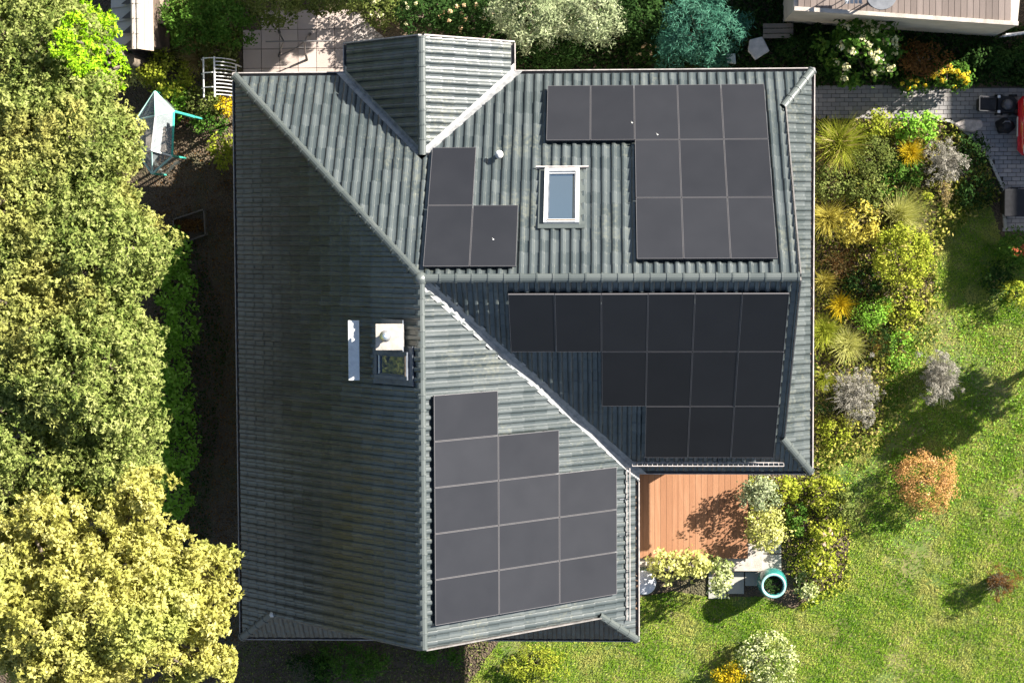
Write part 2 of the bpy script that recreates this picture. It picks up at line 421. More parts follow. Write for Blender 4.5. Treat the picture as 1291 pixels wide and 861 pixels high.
# things that displace tiles: roof windows and chimney (u0,u1,v0,v1)
def uv_at(key, px, py, off=.1):
    """photo pixel -> (u,v) on a roof slope plane raised by off"""
    s = SL[key]; d = R @ Vector(((px - 645.5) / FPX, -(py - 430.5) / FPX, -1)); o = s.O + s.N * off
    t = (o - CAM).dot(s.N) / d.dot(s.N); q = CAM + d * t - s.O
    return q.dot(s.U), q.dot(s.V)
def rect_from(key, xa, ya, xb, yb, off=.1):
    a = [uv_at(key, x, y, off) for x in (xa, xb) for y in (ya, yb)]
    return min(p[0] for p in a), max(p[0] for p in a), min(p[1] for p in a), max(p[1] for p in a)
WIN_N = rect_from('north', 687, 214, 730, 282, .12)
WIN_W = rect_from('west', 474, 444, 515, 476, .12)
holes = {'north': [WIN_N], 'west': [WIN_W]}
cover = {}
for p in panels: cover.setdefault(p[0], []).append(p[1:5])

cands = []; stuffs = {}
for key, s in SL.items():
    mb = MB(); Mx = s.M; rows = int(s.len / TG) + 1
    for c_ in range(getattr(s, 'ustart', -1), s.uc):
        u = c_ * TW + s.uoff
        for r_ in range(rows):
            v = .075 + r_ * TG
            du = rnd.uniform(-.004, .004); dr_ = rnd.uniform(-.009, .009); dz = rnd.uniform(-.004, .006)
            O = s.O + s.U * (u + du) + s.V * (v + dr_) + s.N * dz
            cc = u + TW / 2, v + TG / 2
            if any(h[0] - .02 < cc[0] < h[1] + .02 and h[2] < cc[1] < h[3] for h in holes.get(key, [])): continue
            cs = [O + s.U * a + s.V * b for a in (0, TW) for b in (0, TG + .05)]
            x_min = min(p.x for p in cs); x_max = max(p.x for p in cs); y_min = min(p.y for p in cs); y_max = max(p.y for p in cs)
            full = any(all(inside(p, pc) for p in cs) for pc in s.pieces)
            if full:
                d = CAM - O
                cov = any(h[0] - .15 < cc[0] < h[1] + .15 and h[2] - .15 < cc[1] < h[3] + .15 for h in cover.get(key, []))
                cands.append((-1 if cov else d.normalized().dot(s.N) / d.length_squared, key, O))
                continue
            tv = rnd.random()
            for pc in s.pieces:
                if x_max < min(q[0] for q in pc) or x_min > max(q[0] for q in pc) or y_max < min(q[1] for q in pc) or y_min > max(q[1] for q in pc): continue
                for f in TF:
                    w3 = clip([O + Mx @ p for p in f], pc)
                    if w3: mb.add(w3, [tuple(range(len(w3)))]); mb.a.append(tv)
    stuffs[key] = mb
cands.sort(key=lambda t: -t[0])
slope_obj = {}
for key, s in SL.items():           # boarding under the tiles; the tiles are its children
    mb = MB()
    for pc in s.pieces:
        P = []
        for x, y in pc:
            q = Vector((x, y, 0)); z = s.O.z - ((x - s.O.x) * s.N.x + (y - s.O.y) * s.N.y) / s.N.z
            P.append(Vector((x, y, z - .004)))
        n = len(P); low = [p - Vector((0, 0, .1)) for p in P]
        mb.add(P + low, [tuple(range(n)), tuple(range(2 * n - 1, n - 1, -1))] + [(i, n + i, n + (i + 1) % n, (i + 1) % n) for i in range(n)])
    slope_obj[key] = hbuild(mb, 'roof_slope', M['under'])
for i, (sc, key, O) in enumerate(cands):
    s = SL[key]
    if i < 300 and sc > 0:
        o = bpy.data.objects.new('tile', TILE_ME); col.objects.link(o)
        o.matrix_world = Matrix.Translation(O) @ s.M.to_4x4()
        mw = o.matrix_basis.copy(); hchild(o, slope_obj[key]); o.matrix_basis = mw
    else:
        tv = rnd.random()
        for f in TF: stuffs[key].add([O + s.M @ p for p in f], [(0, 1, 2, 3)]); stuffs[key].a.append(tv)
for key, mb in stuffs.items():
    o = hbuild(mb, 'roof_tiles', M['tile'], slope_obj[key]); tag(o, kind='stuff')

# ridge and hip tiles
def ridge_mesh(L=.39, r0=.112, r1=.096, n=7):
    mb = MB()
    for x, r, lo in ((0, r0 + .006, .02), (.04, r0 + .004, .02), (.042, r0 - .014, .02), (L, r1, .02)):
        for k in range(n): an = math.pi * k / (n - 1); mb.v.append((x, r * math.cos(an), r * math.sin(an) * .72 - lo + .0))
    for i in range(3):
        for k in range(n - 1): mb.f.append((i * n + k, (i + 1) * n + k, (i + 1) * n + k + 1, i * n + k + 1))
    mb.f.append(tuple(range(n - 1, -1, -1)))
    me = mb.mesh('ridge_tile'); me.materials.append(M['ridge']); return me
RME = ridge_mesh()
def ridge_run(a, b, slope_key, pitch=.36, lift=.075):
    a, b = Vector(a), Vector(b); d = (b - a); L = d.length; d.normalize(); cnt = max(1, round(L / pitch)); st = L / cnt
    y = Vector((0, 0, 1)).cross(d).normalized(); z = d.cross(y)
    for i in range(cnt):
        o = bpy.data.objects.new('ridge_tile', RME); col.objects.link(o)
        m = Matrix.Translation(a + d * st * i + z * (lift + rnd.uniform(-.004, .004))) @ Matrix((d, y, z)).transposed().to_4x4()
        m = m @ Matrix.Rotation(rnd.uniform(-.012, .012), 4, 'Z') @ Matrix.Rotation(-.02, 4, 'Y')
        o.matrix_basis = m; hchild(o)
ZR = ZE + HR
ridge_run((XG, YR, ZR), (XR + .1, YR, ZR), 'r')
ridge_run((XR, YG, ZR), (XR, YR - .1, ZR), 'r')
ridge_run((.1, -.1, ZE + .09), (XR, YR, ZR), 'h')
ridge_run((XD, DY, ZE + HD), (XD, YD + .05, ZE + HD), 'd')
zs = ZE + A_ * TP
for a, b in [((X2 - .08, -.08, ZE + .07), (X2 - B_, -A_, zs)), ((X2 - .08, Y1 + .08, ZE + .07), (X2 - B_, Y1 + A_, zs)),
             ((.08, Y2 + .08, ZE + .07), (A_, Y2 + B_, zs)), ((X1 - .08, Y2 + .08, ZE + .07), (X1 - A_, Y2 + B_, zs))]:
    ridge_run(a, b, 's', .34, .07)
# valleys
def valley(a, b, nl, nr):
    a, b = Vector(a), Vector(b); mb = MB(); w_ = .2
    mb.add([a, b, b + nr * w_, a + nr * w_, a + nl * w_, b + nl * w_], [(0, 1, 2, 3), (1, 0, 4, 5)])
    hbuild(mb, 'valley_flashing', M['zinc'])
up = Vector((0, 0, .012))
def vv(x, y, z): return Vector((x, y, z)).normalized()
valley(Vector((X1, Y1, ZE)) + up * 3.8, Vector((XR, YR, ZR)) + up * 3.8, vv(1, 0, 0), vv(0, -1, 0))
valley(Vector((DXR, 0, ZE)) + up, Vector((XD, YD, ZE + HD)) + up, vv(1, 0, 0), vv(0, 1, 0))
valley(Vector((DXL, 0, ZE)) + up, Vector((XD, YD, ZE + HD)) + up, vv(-1, 0, 0), vv(0, 1, 0))
# little lead saddle where ridges and valley meet, and the mortar foot of the west skirt hip
mb = MB(); mb.lathe([(.0, .17), (.09, .15), (.15, .09), (.17, .0)], (XR, YR - .02, ZR), 10); hbuild(mb, 'ridge_junction', M['ridge'], smooth=True)
mb = MB(); mb.lathe([(.0, .07), (.05, .06), (.075, .0), (.09, -.06)], (A_ - .02, Y2 + B_ - .03, zs + .07), 6); hbuild(mb, 'mortar_cap', M['white'], smooth=True)
# verge boards
def bar(a, b, wdt, hgt, name, mat):
    a, b = Vector(a), Vector(b); d = (b - a); L = d.length; d.normalize(); y = Vector((0, 0, 1)).cross(d).normalized(); z = d.cross(y)
    mb = MB(); mb.box((a + b) / 2, (L, wdt, hgt), M=Matrix((d, y, z)).transposed()); return hbuild(mb, name, mat)
for sx in (-1, 1):
    bar((XR + sx * .02, YG - .03, ZR - .02), (XR + sx * (4.97 - A_), YG - .03, zs), .03, .16, 'verge_board', M['gutter'])
    bar((XG + .03, YR + sx * .02, ZR - .02), (XG + .03, YR + sx * (4.94 - A_), zs), .03, .16, 'verge_board', M['gutter'])
    bar((XD + sx * .02, DY + .03, ZE + HD - .02), (XD + sx * (DXR - XD - .05), DY + .03, ZE + .02), .03, .16, 'verge_board', M['gutterrim'])
# gutters: half pipes with a rolled rim
def gutter(a, b, out):
    a, b, out = Vector(a), Vector(b), Vector(out); mb = MB(); n = 7; r = .07
    for p in (a, b):
        for k in range(n):
            an = math.pi * k / (n - 1); mb.v.append(tuple(p - out * (r + r * math.cos(an)) * 1.0 + Vector((0, 0, -r * math.sin(an) + .02))))
    for k in range(n - 1): mb.f.append((k, k + 1, n + k + 1, n + k))
    gobj = hbuild(mb, 'gutter', M['gutter'])
    rm = MB(); rm.tube([a + Vector((0, 0, .02)), b + Vector((0, 0, .02))], .016, 6); r_ = rm.build('gutter_rim', M['gutterrim']); hchild(r_, gobj)
gutter((X0, Y0, ZE), (DXL, Y0, ZE), (0, 1, 0)); gutter((DXR, Y0, ZE), (X2, Y0, ZE), (0, 1, 0))
gutter((X0, Y0, ZE), (X0, Y2, ZE), (-1, 0, 0)); gutter((X2, Y0, ZE), (X2, Y1, ZE), (1, 0, 0))
gutter((X1, Y1, ZE), (X2, Y1, ZE), (0, -1, 0)); gutter((X1, Y1, ZE), (X1, Y2, ZE), (1, 0, 0))
gutter((X0, Y2, ZE), (X1, Y2, ZE), (0, -1, 0))
gutter((DXL, Y0, ZE), (DXL, DY, ZE), (-1, 0, 0)); gutter((DXR, Y0, ZE), (DXR, DY, ZE), (1, 0, 0))
# walls
I_ = .85
mb = MB()
Wp = [(X0 + I_, Y0 - I_), (12.15, Y0 - I_), (12.15, Y1 + .5), (X1 - I_, Y1 + .5), (X1 - I_, Y2 + 1.35), (X0 + I_, Y2 + 1.35)]
mb.prism(Wp[::-1], 0, ZE + .25); hbuild(mb, 'wall', M['wall'])
def gable_wall(P):      # triangle prism
    mb = MB(); n = len(P) // 2; mb.add(P, [(0, 1, 2), (5, 4, 3), (0, 3, 4, 1), (1, 4, 5, 2), (2, 5, 3, 0)]); hbuild(mb, 'gable_wall', M['wall'])
za, zb = ZE + .2, ZR - .25
gable_wall([(X0 + .7, YG + .2, za), (X1 - .7, YG + .2, za), (XR, YG + .2, zb), (X0 + .7, YG + .4, za), (X1 - .7, YG + .4, za), (XR, YG + .4, zb)])
gable_wall([(XG - .2, Y0 - .7, za), (XG - .2, Y1 + .7, za), (XG - .2, YR, zb), (XG - .4, Y0 - .7, za), (XG - .4, Y1 + .7, za), (XG - .4, YR, zb)])
gable_wall([(DXL + .4, DY - .35, za - .1), (DXR - .4, DY - .35, za - .1), (XD, DY - .35, ZE + HD - .25), (DXL + .4, DY - .55, za - .1), (DXR - .4, DY - .55, za - .1), (XD, DY - .55, ZE + HD - .25)])
mb = MB(); mb.box(((DXL + DXR) / 2, (DY - .35 - .95) / 2, ZE / 2 + .05), (DXR - DXL - .8, DY - .35 + .95, ZE + .1)); hbuild(mb, 'dormer_wall', M['wall'])

mb = MB(); mb.prism([(X0 + .12, Y0 - .12), (X2 - .12, Y0 - .12), (X2 - .12, Y1 + .12), (X1 - .12, Y1 + .12), (X1 - .12, Y2 + .12), (X0 + .12, Y2 + .12)][::-1], ZE + .0, ZE + .03); hbuild(mb, 'soffit', M['white'])
# roof windows
def roof_window(key, rc, frame_mat, apron_mat, roller):
    s = SL[key]; u0, u1, v0, v1 = rc
    root = hchild(bpy.data.objects.new('roof_window', MB().box((0, 0, 0), (u1 - u0, v1 - v0, .1)).mesh('roof_window'))); col.objects.link(root)
    root.data.materials.append(M['darkframe'])
    mw = Matrix.Translation(s.O + s.U * (u0 + u1) / 2 + s.V * (v0 + v1) / 2 + s.N * .03) @ s.M.to_4x4(); root.matrix_basis = mw
    W_, H_ = u1 - u0, v1 - v0; f = .085; h = .1
    def part(name, mb, mat):
        o = mb.build(name, mat); o.parent = root; return o
    mb = MB()
    mb.box((-W_ / 2 + f / 2, 0, h), (f, H_, .09)); mb.box((W_ / 2 - f / 2, 0, h), (f, H_, .09))
    mb.box((0, H_ / 2 - f / 2, h + .01), (W_ - 2 * f, f, .1)); mb.box((0, -H_ / 2 + f / 2, h), (W_ - 2 * f, f, .08))
    part('frame', mb, frame_mat)
    mb = MB(); k = f + .035
    mb.box((-W_ / 2 + f + .018, 0, h - .005), (.03, H_ - 2 * f, .06)); mb.box((W_ / 2 - f - .018, 0, h - .005), (.03, H_ - 2 * f, .06))
    part('sash', mb, M['lead'])
    mb = MB(); mb.box((0, 0, h - .015), (W_ - 2 * f - .07, H_ - 2 * f, .012)); part('pane', mb, M['glasssky'])
    mb = MB(); mb.box((0, -H_ / 2 + f + .07, h + .02), (W_ - 2 * f - .04, .03, .03)); part('ventilation_flap', mb, M['white'])
    mb = MB(); mb.box((0, H_ / 2 - f / 2, h + .066), (W_ - 2 * f, .035, .012)); part('hinge_strip', mb, M['bark'])
    mb = MB(); a = .13
    mb.box((0, -H_ / 2 - a / 2 - .002, .045), (W_ + 2 * a, a, .02)); mb.box((0, H_ / 2 + a / 2 + .002, .06), (W_ + 2 * a, a, .05))
    mb.box((-W_ / 2 - a / 2, 0, .045), (a, H_, .018)); mb.box((W_ / 2 + a / 2, 0, .045), (a, H_, .018))
    part('flashing', mb, apron_mat)
    if roller:
        mb = MB(); mb.box((0, -H_ / 2 - .05, .12), (W_ + .42, .04, .045)); part('snow_stop_bar', mb, M['gutterrim'])
    return root
roof_window('north', WIN_N, M['white'], M['ridge'], True)
roof_window('west', WIN_W, M['lead'], M['lead'], False)

# chimney with concrete cover and cowl
cp = G(490.5, 425, ZR + .55)
mb = MB(); mb.box((cp.x, cp.y, ZR - .35), (.52, .5, 1.7)); ch = hbuild(mb, 'chimney', M['chim'])
def sub(mb, name, mat, par, **k): o = mb.build(name, mat, None, **k); o.parent = par; o.matrix_parent_inverse = HINV; return o
mb = MB(); mb.box((cp.x, cp.y, ZR + .535), (.60, .58, .07)); sub(mb, 'cover_slab', M['concrete'], ch, bevel=.012)
mb = MB(); mb.lathe([(.085, 0), (.085, .16), (.13, .17), (.13, .19), (.0, .26)], (cp.x - .06, cp.y + .03, ZR + .57), 14); sub(mb, 'cowl', M['steel'], ch, smooth=True)
mb = MB(); mb.box((cp.x, cp.y, ZR - .14), (.72, .7, .03), M=(Matrix.Rotation(-math.atan(TP), 3, 'Y'))); sub(mb, 'flashing', M['lead'], ch)
# sweep's walkway on the west slope
a = G(445.5, 404, ZR - .90); b = G(446.5, 479.5, ZR - .90)
mb = MB(); mb.box(((a.x + b.x) / 2, (a.y + b.y) / 2, ZR - .92), (.255, abs(a.y - b.y), .04)); wk = hbuild(mb, 'roof_walkway', M['white'], bevel=.006)
for t in (.2, .8):
    q = a.lerp(b, t); zz = ZE + TP * q.x
    mb = MB(); mb.box((q.x, q.y, (zz + ZR - .94) / 2), (.05, .04, ZR - .94 - zz)); sub(mb, 'bracket', M['lead'], wk)
# vent pipe on the north slope
u, v = uv_at('north', 630, 190, .15); s = SL['north']; q = s.O + s.U * u + s.V * v
mb = MB(); mb.tube([q, q + Vector((0, 0, .42))], .055, 12); vp = hbuild(mb, 'vent_pipe', M['ridge'], smooth=False)
mb = MB(); mb.lathe([(.095, .38), (.1, .42), (.07, .47), (.0, .485)], q, 14); sub(mb, 'vent_cap', M['white'], vp, smooth=True)
# snow guards: lattice strips above the gutters
def snow_guard(key, u0, u1, v, bumps):
    s = SL[key]; mb = MB()
    def at(u, v, h): return s.O + s.U * u + s.V * v + s.N * h
    for h in (.1, .21): mb.tube([at(u0, v, h), at(u1, v, h)], .013, 6)
    n = int((u1 - u0) / bumps)
    for i in range(n + 1):
        u = u0 + (u1 - u0) * i / n
        mb.tube([at(u, v, .1), at(u, v, .21)], .008, 4)
    gd = hbuild(mb, 'snow_guard', M['gutterrim'])
    for i in range(int((u1 - u0) / .9) + 1):
        u = u0 + .3 + i * .9
        if u < u1:
            mb = MB(); mb.tube([at(u, v + .2, .05), at(u, v, .06), at(u, v, .2)], .012, 5); sub(mb, 'bracket', M['lead'], gd)
a = uv_at('south', 797, 585, .15); b = uv_at('south', 988, 585, .15); snow_guard('south', a[0], b[0], a[1], .12)
a = uv_at('east', 792, 782, .15); b = uv_at('east', 791, 590, .15); snow_guard('east', a[0], b[0], a[1], .3)
# downpipes
for x, y, wx, wy in [(X1 - .07, Y1 + .07, X1 - I_ - .2, Y1 + .45), (.1, -.1, .45, -.45), (.1, Y2 + .1, .45, Y2 + .8)]:
    mb = MB(); mb.tube([(x, y, ZE - .05), (x, y, ZE - .15), (wx, wy, ZE - .5), (wx, wy, 0)], .04, 8); hbuild(mb, 'downpipe', M['gutter'])

# solar panels: each a thing of its own
def panel_meshes():
    t = .04; f = .010
    fr = MB(); w2, l2 = PW / 2 - .006, PL / 2 - .008
    fr.box((0, -l2 + f / 2, 0), (2 * w2, f, t)); fr.box((0, l2 - f / 2, 0), (2 * w2, f, t))
    fr.box((-w2 + f / 2, 0, 0), (f, 2 * l2 - 2 * f, t)); fr.box((w2 - f / 2, 0, 0), (f, 2 * l2 - 2 * f, t))
    gl = MB(); gl.box((0, 0, .012), (2 * w2 - 2 * f, 2 * l2 - 2 * f, .012))
    bk = MB(); bk.box((0, 0, -.004), (2 * w2 - 2 * f, 2 * l2 - 2 * f, .008))
    ra = [MB().box((0, yy, -.055), (2 * w2 + .005, .04, .06)) for yy in (-PL * .28, PL * .28)]
    hk = MB()
    for xx in (-.3, .3):
        for yy in (-PL * .28, PL * .28): hk.box((xx, yy + .03, -.11), (.03, .04, .06))
    me = [fr.mesh('frame'), gl.mesh('glass'), bk.mesh('backsheet'), ra[0].mesh('rail'), ra[1].mesh('rail'), hk.mesh('roof_hooks')]
    for m_, k in zip(me, ('panelframe', 'solar', 'darkframe', 'darkframe', 'darkframe', 'darkframe')): m_.materials.append(M[k])
    return me
PM = panel_meshes(); POFF = .16
grp = {'south': 'solar panels on the shaded roof slope', 'north': 'solar panels around the roof window', 'east': 'solar panels on the sunlit slope'}
for key, u0, u1, v0, v1, lab in panels:
    s = SL[key]; root = empty('solar_panel')
    root.matrix_basis = Matrix.Translation(s.O + s.U * (u0 + u1) / 2 + s.V * (v0 + v1) / 2 + s.N * (POFF + rnd.uniform(-.002, .002))) @ s.M.to_4x4()
    tag(root, lab, 'solar panel', grp[key])
    for nm, me in zip(('frame', 'glass', 'backsheet', 'rail', 'rail', 'roof_hooks'), PM):
        o = bpy.data.objects.new(nm, me); col.objects.link(o); o.parent = root

# ------------------------------------------------------------------ foliage builders
def unit(v): return v / (np.linalg.norm(v, axis=1, keepdims=True) + 1e-9)
def leaf_geo(P, N, rs, L, Wd, fold=.25, droop=.0):
    n = len(P); T = unit(np.cross(N, rs.normal(size=(n, 3)))); D = unit(T + np.array([0, 0, -droop])); Sd = unit(np.cross(N, D))
    l = (L * rs.uniform(.65, 1.25, n))[:, None]; w_ = (Wd * rs.uniform(.7, 1.2, n))[:, None]
    mid = P + D * l * .45
    V = np.stack([P, mid + Sd * w_ / 2 + N * w_ * fold, P + D * l, mid - Sd * w_ / 2 + N * w_ * fold], 1).reshape(-1, 3)
    F = np.arange(4 * n).reshape(n, 4); return V, F
def crown_geo(rs, ctr, rad, nclump, cr, nleaf, L, Wd, up=.6, fill=.25, lo=-.35, rough=.16, ros=1):
    ctr = np.array(ctr); rad = np.array(rad)
    d = unit(rs.normal(size=(nclump * 4, 3))); d = d[d[:, 2] > lo][:nclump]
    ph = rs.uniform(0, 6.28, 4)
    az = np.arctan2(d[:, 1], d[:, 0])
    wob = 1 + rough * (np.sin(3 * az + ph[0]) * .6 + np.sin(5 * az + ph[1]) * .5 + np.sin(9 * az + ph[2]) * .4) + rs.normal(0, rough * .5, len(d))
    rr = np.where(rs.uniform(size=len(d)) < fill, rs.uniform(.35, .8, len(d)), rs.uniform(.82, 1.0, len(d))) * wob
    cc = ctr + d * rad * rr[:, None]
    cs = cr * rs.uniform(.55, 1.25, len(d)); cv = rs.normal(0, .13, len(d))
    if ros > 1: nleaf = nleaf // ros
    k = rs.integers(0, len(d), nleaf)
    ld = unit(rs.normal(size=(nleaf, 3)) + d[k] * .7 + np.array([0, 0, up]))
    P = cc[k] + ld * (cs[k] * rs.uniform(.35, 1.0, nleaf))[:, None] * np.array([1, 1, .75])
    N = unit(ld * .7 + rs.normal(size=(nleaf, 3)) * .55 + np.array([0, 0, up * .8]))
    vb = .5 + cv[k] + rs.normal(0, .14, nleaf)
    if ros > 1:
        P = np.repeat(P, ros, 0); N = unit(np.repeat(N, ros, 0) + rs.normal(size=(nleaf * ros, 3)) * .35); vb = np.repeat(vb, ros)
    V, F = leaf_geo(P, N, rs, L, Wd, droop=.15)
    var = np.clip(vb + rs.normal(0, .12, len(vb)), 0, 1)
    return V, F, var, cc
def blades_geo(rs, n, h, spread, wd, seg=3, base_r=.08, stiff=.5, lean=(0, 0)):
    az = rs.uniform(0, 6.283, n); b = rs.uniform(0, 1, n) ** .5 * base_r; hh = h * rs.uniform(.55, 1.1, n); sp = spread * rs.uniform(.15, 1.1, n)
    ba = rs.uniform(0, 6.283, n)
    Vs = []; D = np.stack([np.cos(az), np.sin(az)], 1); Sd = np.stack([-np.sin(az), np.cos(az)], 1)
    for i in range(seg + 1):
        t = i / seg
        xy = np.stack([np.cos(ba), np.sin(ba)], 1) * b[:, None] + D * (sp * (t ** (1 + stiff)))[:, None] + np.array(lean) * t * t
        z = hh * (t - (1 - stiff) * .55 * t * t * np.minimum(1.4, sp / np.maximum(hh, .05)))
        ww = wd * (1 - .85 * t) * .5
        Vs.append(np.concatenate([xy + Sd * ww, z[:, None]], 1)); Vs.append(np.concatenate([xy - Sd * ww, z[:, None]], 1))
    V = np.stack(Vs, 1).reshape(-1, 3); k = 2 * (seg + 1); base = np.arange(n)[:, None] * k
    F = np.concatenate([base + np.array([2 * i, 2 * i + 1, 2 * i + 3, 2 * i + 2]) for i in range(seg)], 0)
    var = np.tile(np.clip(rs.normal(.5, .22, n), 0, 1), seg)
    return V, F, var
M['bark'] = surf('bark', (.09, .07, .05), (.19, .15, .11), 12, .95, .5, 40)
M['twig'] = surf('dry_twig', (.16, .12, .09), (.3, .24, .18), 14, .95)
seedc = [100]
def nrs(): seedc[0] += 1; return np.random.default_rng(seedc[0])
def stem_mesh(rs, h, r, n, spread):
    mb = MB()
    for i in range(n):
        a = rs.uniform(0, 6.28); s_ = spread * rs.uniform(.3, 1)
        mb.tube([(0, 0, -.03), (math.cos(a) * s_ * .35, math.sin(a) * s_ * .35, h * .5), (math.cos(a) * s_, math.sin(a) * s_, h * rs.uniform(.8, 1.0))], [r, r * .7, r * .3], 5)
    return mb
def base_at(px, py, z):
    p = G(px, py, z); return Vector((p.x, p.y, 0))
SC = .0207
def shrub(px, py, rpx, h, mat, label, cat='shrub', name='shrub', L=.09, Wd=.05, dens=1.0, ry=None, group=None, bloom=None, up=.6, cr=.24, rough=.16, zb=0.0, cover=1.0):
    """leafy shrub: crown radius rpx pixels (ry = radius along y), height h"""
    rs = nrs(); b = base_at(px, py, zb + h * .6); b.z = zb; root = empty(name, b); tag(root, label, cat, group)
    rx = rpx * SC; ryy = (ry or rpx) * SC
    area = rx * ryy * 4 + h * (rx + ryy) * 1.3
    nl = int(min(26000, dens * area / (L * Wd) * 1.9)); nc = int(max(14, min(420, area / (cr * cr) * 1.1 * cover)))
    V, F, var, cc = crown_geo(rs, (0, 0, h * .52), (rx * .88, ryy * .88, h * .42), nc, cr * min(1, rx / .4), nl, L, Wd, up=up, lo=-.6, rough=rough)
    V[:, 2] = np.maximum(V[:, 2], .012)
    link('foliage', np_mesh('foliage', V, F, var), mat, root)
    stem_mesh(rs, h * .6, .02 + h * .006, 6, min(rx, ryy) * .6).build('stem', M['bark'], root)
    if bloom:
        bm, cnt, size = bloom; top = cc[cc[:, 2] > h * .45]
        k = rs.integers(0, len(top), cnt); Vs = []; Fs = []; vr = []; o_ = 0
        for i in k:
            m_ = rs.integers(10, 22); dd = unit(rs.normal(size=(m_, 3)) + np.array([0, 0, 1.0])); P = top[i] + np.array([0, 0, cr * .7]) + dd * size * rs.uniform(.5, 1, (m_, 1))
            v_, f_ = leaf_geo(P, dd, rs, size * .75, size * .6); Vs.append(v_); Fs.append(f_ + o_); o_ += len(v_); vr.append(np.clip(rs.normal(.5, .2, m_), 0, 1))
        link('blossoms', np_mesh('blossoms', np.concatenate(Vs), np.concatenate(Fs), np.concatenate(vr)), bm, root)
    return root
def grass_clump(px, py, rpx, h, mat, label, name='ornamental_grass', cat='grass', n=420, wd=.016, stiff=.35, group=None, plume=None, lean=(0, 0)):
    rs = nrs(); b = base_at(px, py, h * .45); root = empty(name, b); tag(root, label, cat, group)
    V, F, var = blades_geo(rs, n, h, rpx * SC * 1.05, wd, base_r=rpx * SC * .3, stiff=stiff, lean=lean)
    V[:, 2] = np.maximum(V[:, 2], .01)
    link('blades', np_mesh('blades', V, F, var), mat, root)
    if plume:
        V, F, var = blades_geo(rs, 70, h * 1.15, rpx * SC * .95, wd * 1.5, base_r=rpx * SC * .2, stiff=.5, lean=lean)
        link('plumes', np_mesh('plumes', V, F, var), plume, root)
    return root
def twiggy(px, py, rpx, h, tmat, lmat, label, name='twiggy_shrub', cat='shrub', n=420, ry=None, leaves=2500, L=.035, group=None):
    """dense fine upright stems with tiny leaves (lavender, heather, dried perennials)"""
    rs = nrs(); b = base_at(px, py, h * .6); root = empty(name, b); tag(root, label, cat, group)
    rx = rpx * SC; ryy = (ry or rpx) * SC
    V, F, var = blades_geo(rs, int(n * .7), h, rx * .82, .010, base_r=rx * .45, stiff=.75)
    V[:, 1] *= ryy / rx; V[:, 2] = np.maximum(V[:, 2], .01)
    link('stems', np_mesh('stems', V, F, var), tmat, root)
    V2, F2, var2, _ = crown_geo(rs, (0, 0, h * .5), (rx * .85, ryy * .85, h * .42), 130, .11, int(leaves * 2.6), L * 1.15, L * .42, lo=-.3, rough=.36, ros=3, up=.3)
    V2[:, 2] = np.maximum(V2[:, 2], .012)
    link('foliage', np_mesh('foliage', V2, F2, var2), lmat, root)
    return root
def tree(px, py, rpx, h, crown_h, mat, label, nleaf, L, Wd, name='deciduous_tree', cr=.55, ry=None, nclump=260, group=None, limb_show=0, fill=.2, rough=.13, lobes=()):
    rs = nrs(); zc = h - crown_h * .5; b = base_at(px, py, zc + crown_h * .12); root = empty(name, b); tag(root, label, 'tree', group)
    k = (CAM.z - zc) / CAM.z; rx = rpx * SC * k; ryy = (ry or rpx) * SC * k
    V, F, var, cc = crown_geo(rs, (0, 0, zc), (rx * .93, ryy * .93, crown_h * .5), int(nclump * 2.1), cr * .62, nleaf, L, Wd, lo=-.45, fill=fill, rough=rough, ros=5, up=.35)
    Vs, Fs, vr, cl = [V], [F], [var], [cc]; off = len(V)
    for (lx, ly, lr, lry, lz, lh, ln, lc) in lobes:
        q = G(lx, ly, lz); kk = (CAM.z - lz) / CAM.z
        v_, f_, a_, c_ = crown_geo(rs, (q.x - b.x, q.y - b.y, lz), (lr * SC * kk, lry * SC * kk, lh / 2), lc * 2, cr * .42, ln, L, Wd, lo=-.5, rough=.3, ros=5, up=.35)
        Vs.append(v_); Fs.append(f_ + off); off += len(v_); vr.append(a_); cl.append(c_[:6])
    link('crown', np_mesh('crown', np.concatenate(Vs), np.concatenate(Fs), np.concatenate(vr)), mat, root)
    cc = np.concatenate(cl)
    mb = MB(); t = h - crown_h
    mb.tube([(0, 0, -.1), (.05, .03, t * .6), (.0, .1, zc), (.05, 0, h - crown_h * .15)], [h * .028, h * .022, h * .016, h * .004], 10)
    for i in range(14 + 6 * len(lobes)):
        j = rs.integers(0, len(cc)) if i < 14 else len(cc) - 1 - (i - 14); e_ = Vector(cc[j]); s0 = Vector((0, .05, t * rs.uniform(.8, 1.3))); mdl = s0.lerp(e_, .5) + Vector((0, 0, .25))
        mb.tube([s0, mdl, e_], [h * .012, h * .008, h * .003], 6)
    mb.build('trunk', M['bark'], root, smooth=True)
    return root

# leaf colours
lf_oak = leafmat('leaf_olive', [(.085, .13, .025), (.24, .285, .075), (.44, .46, .17)], patch=(.37, .35, .10), pscale=.36, trans=.42)
lf_yel = leafmat('leaf_yellow', [(.24, .24, .05), (.45, .43, .11), (.62, .58, .23)], patch=(.36, .39, .10), pscale=.5, trans=.42)
lf_amber = leafmat('leaf_amber', [(.24, .19, .03), (.42, .36, .06), (.55, .50, .15)])
lf_lime = leafmat('leaf_lime', [(.10, .24, .008), (.24, .42, .015), (.38, .54, .04)])
lf_green = leafmat('leaf_green', [(.03, .075, .012), (.065, .14, .02), (.13, .22, .04)])
lf_dark = leafmat('leaf_dark', [(.014, .034, .010), (.028, .06, .015), (.05, .095, .025)])
lf_blue = leafmat('leaf_blue', [(.025, .085, .055), (.05, .15, .10), (.11, .25, .17)])
lf_silver = leafmat('leaf_silver', [(.13, .17, .08), (.25, .29, .15), (.44, .46, .28)])
lf_yg = leafmat('leaf_yellowgreen', [(.12, .16, .015), (.26, .30, .03), (.44, .43, .07)])
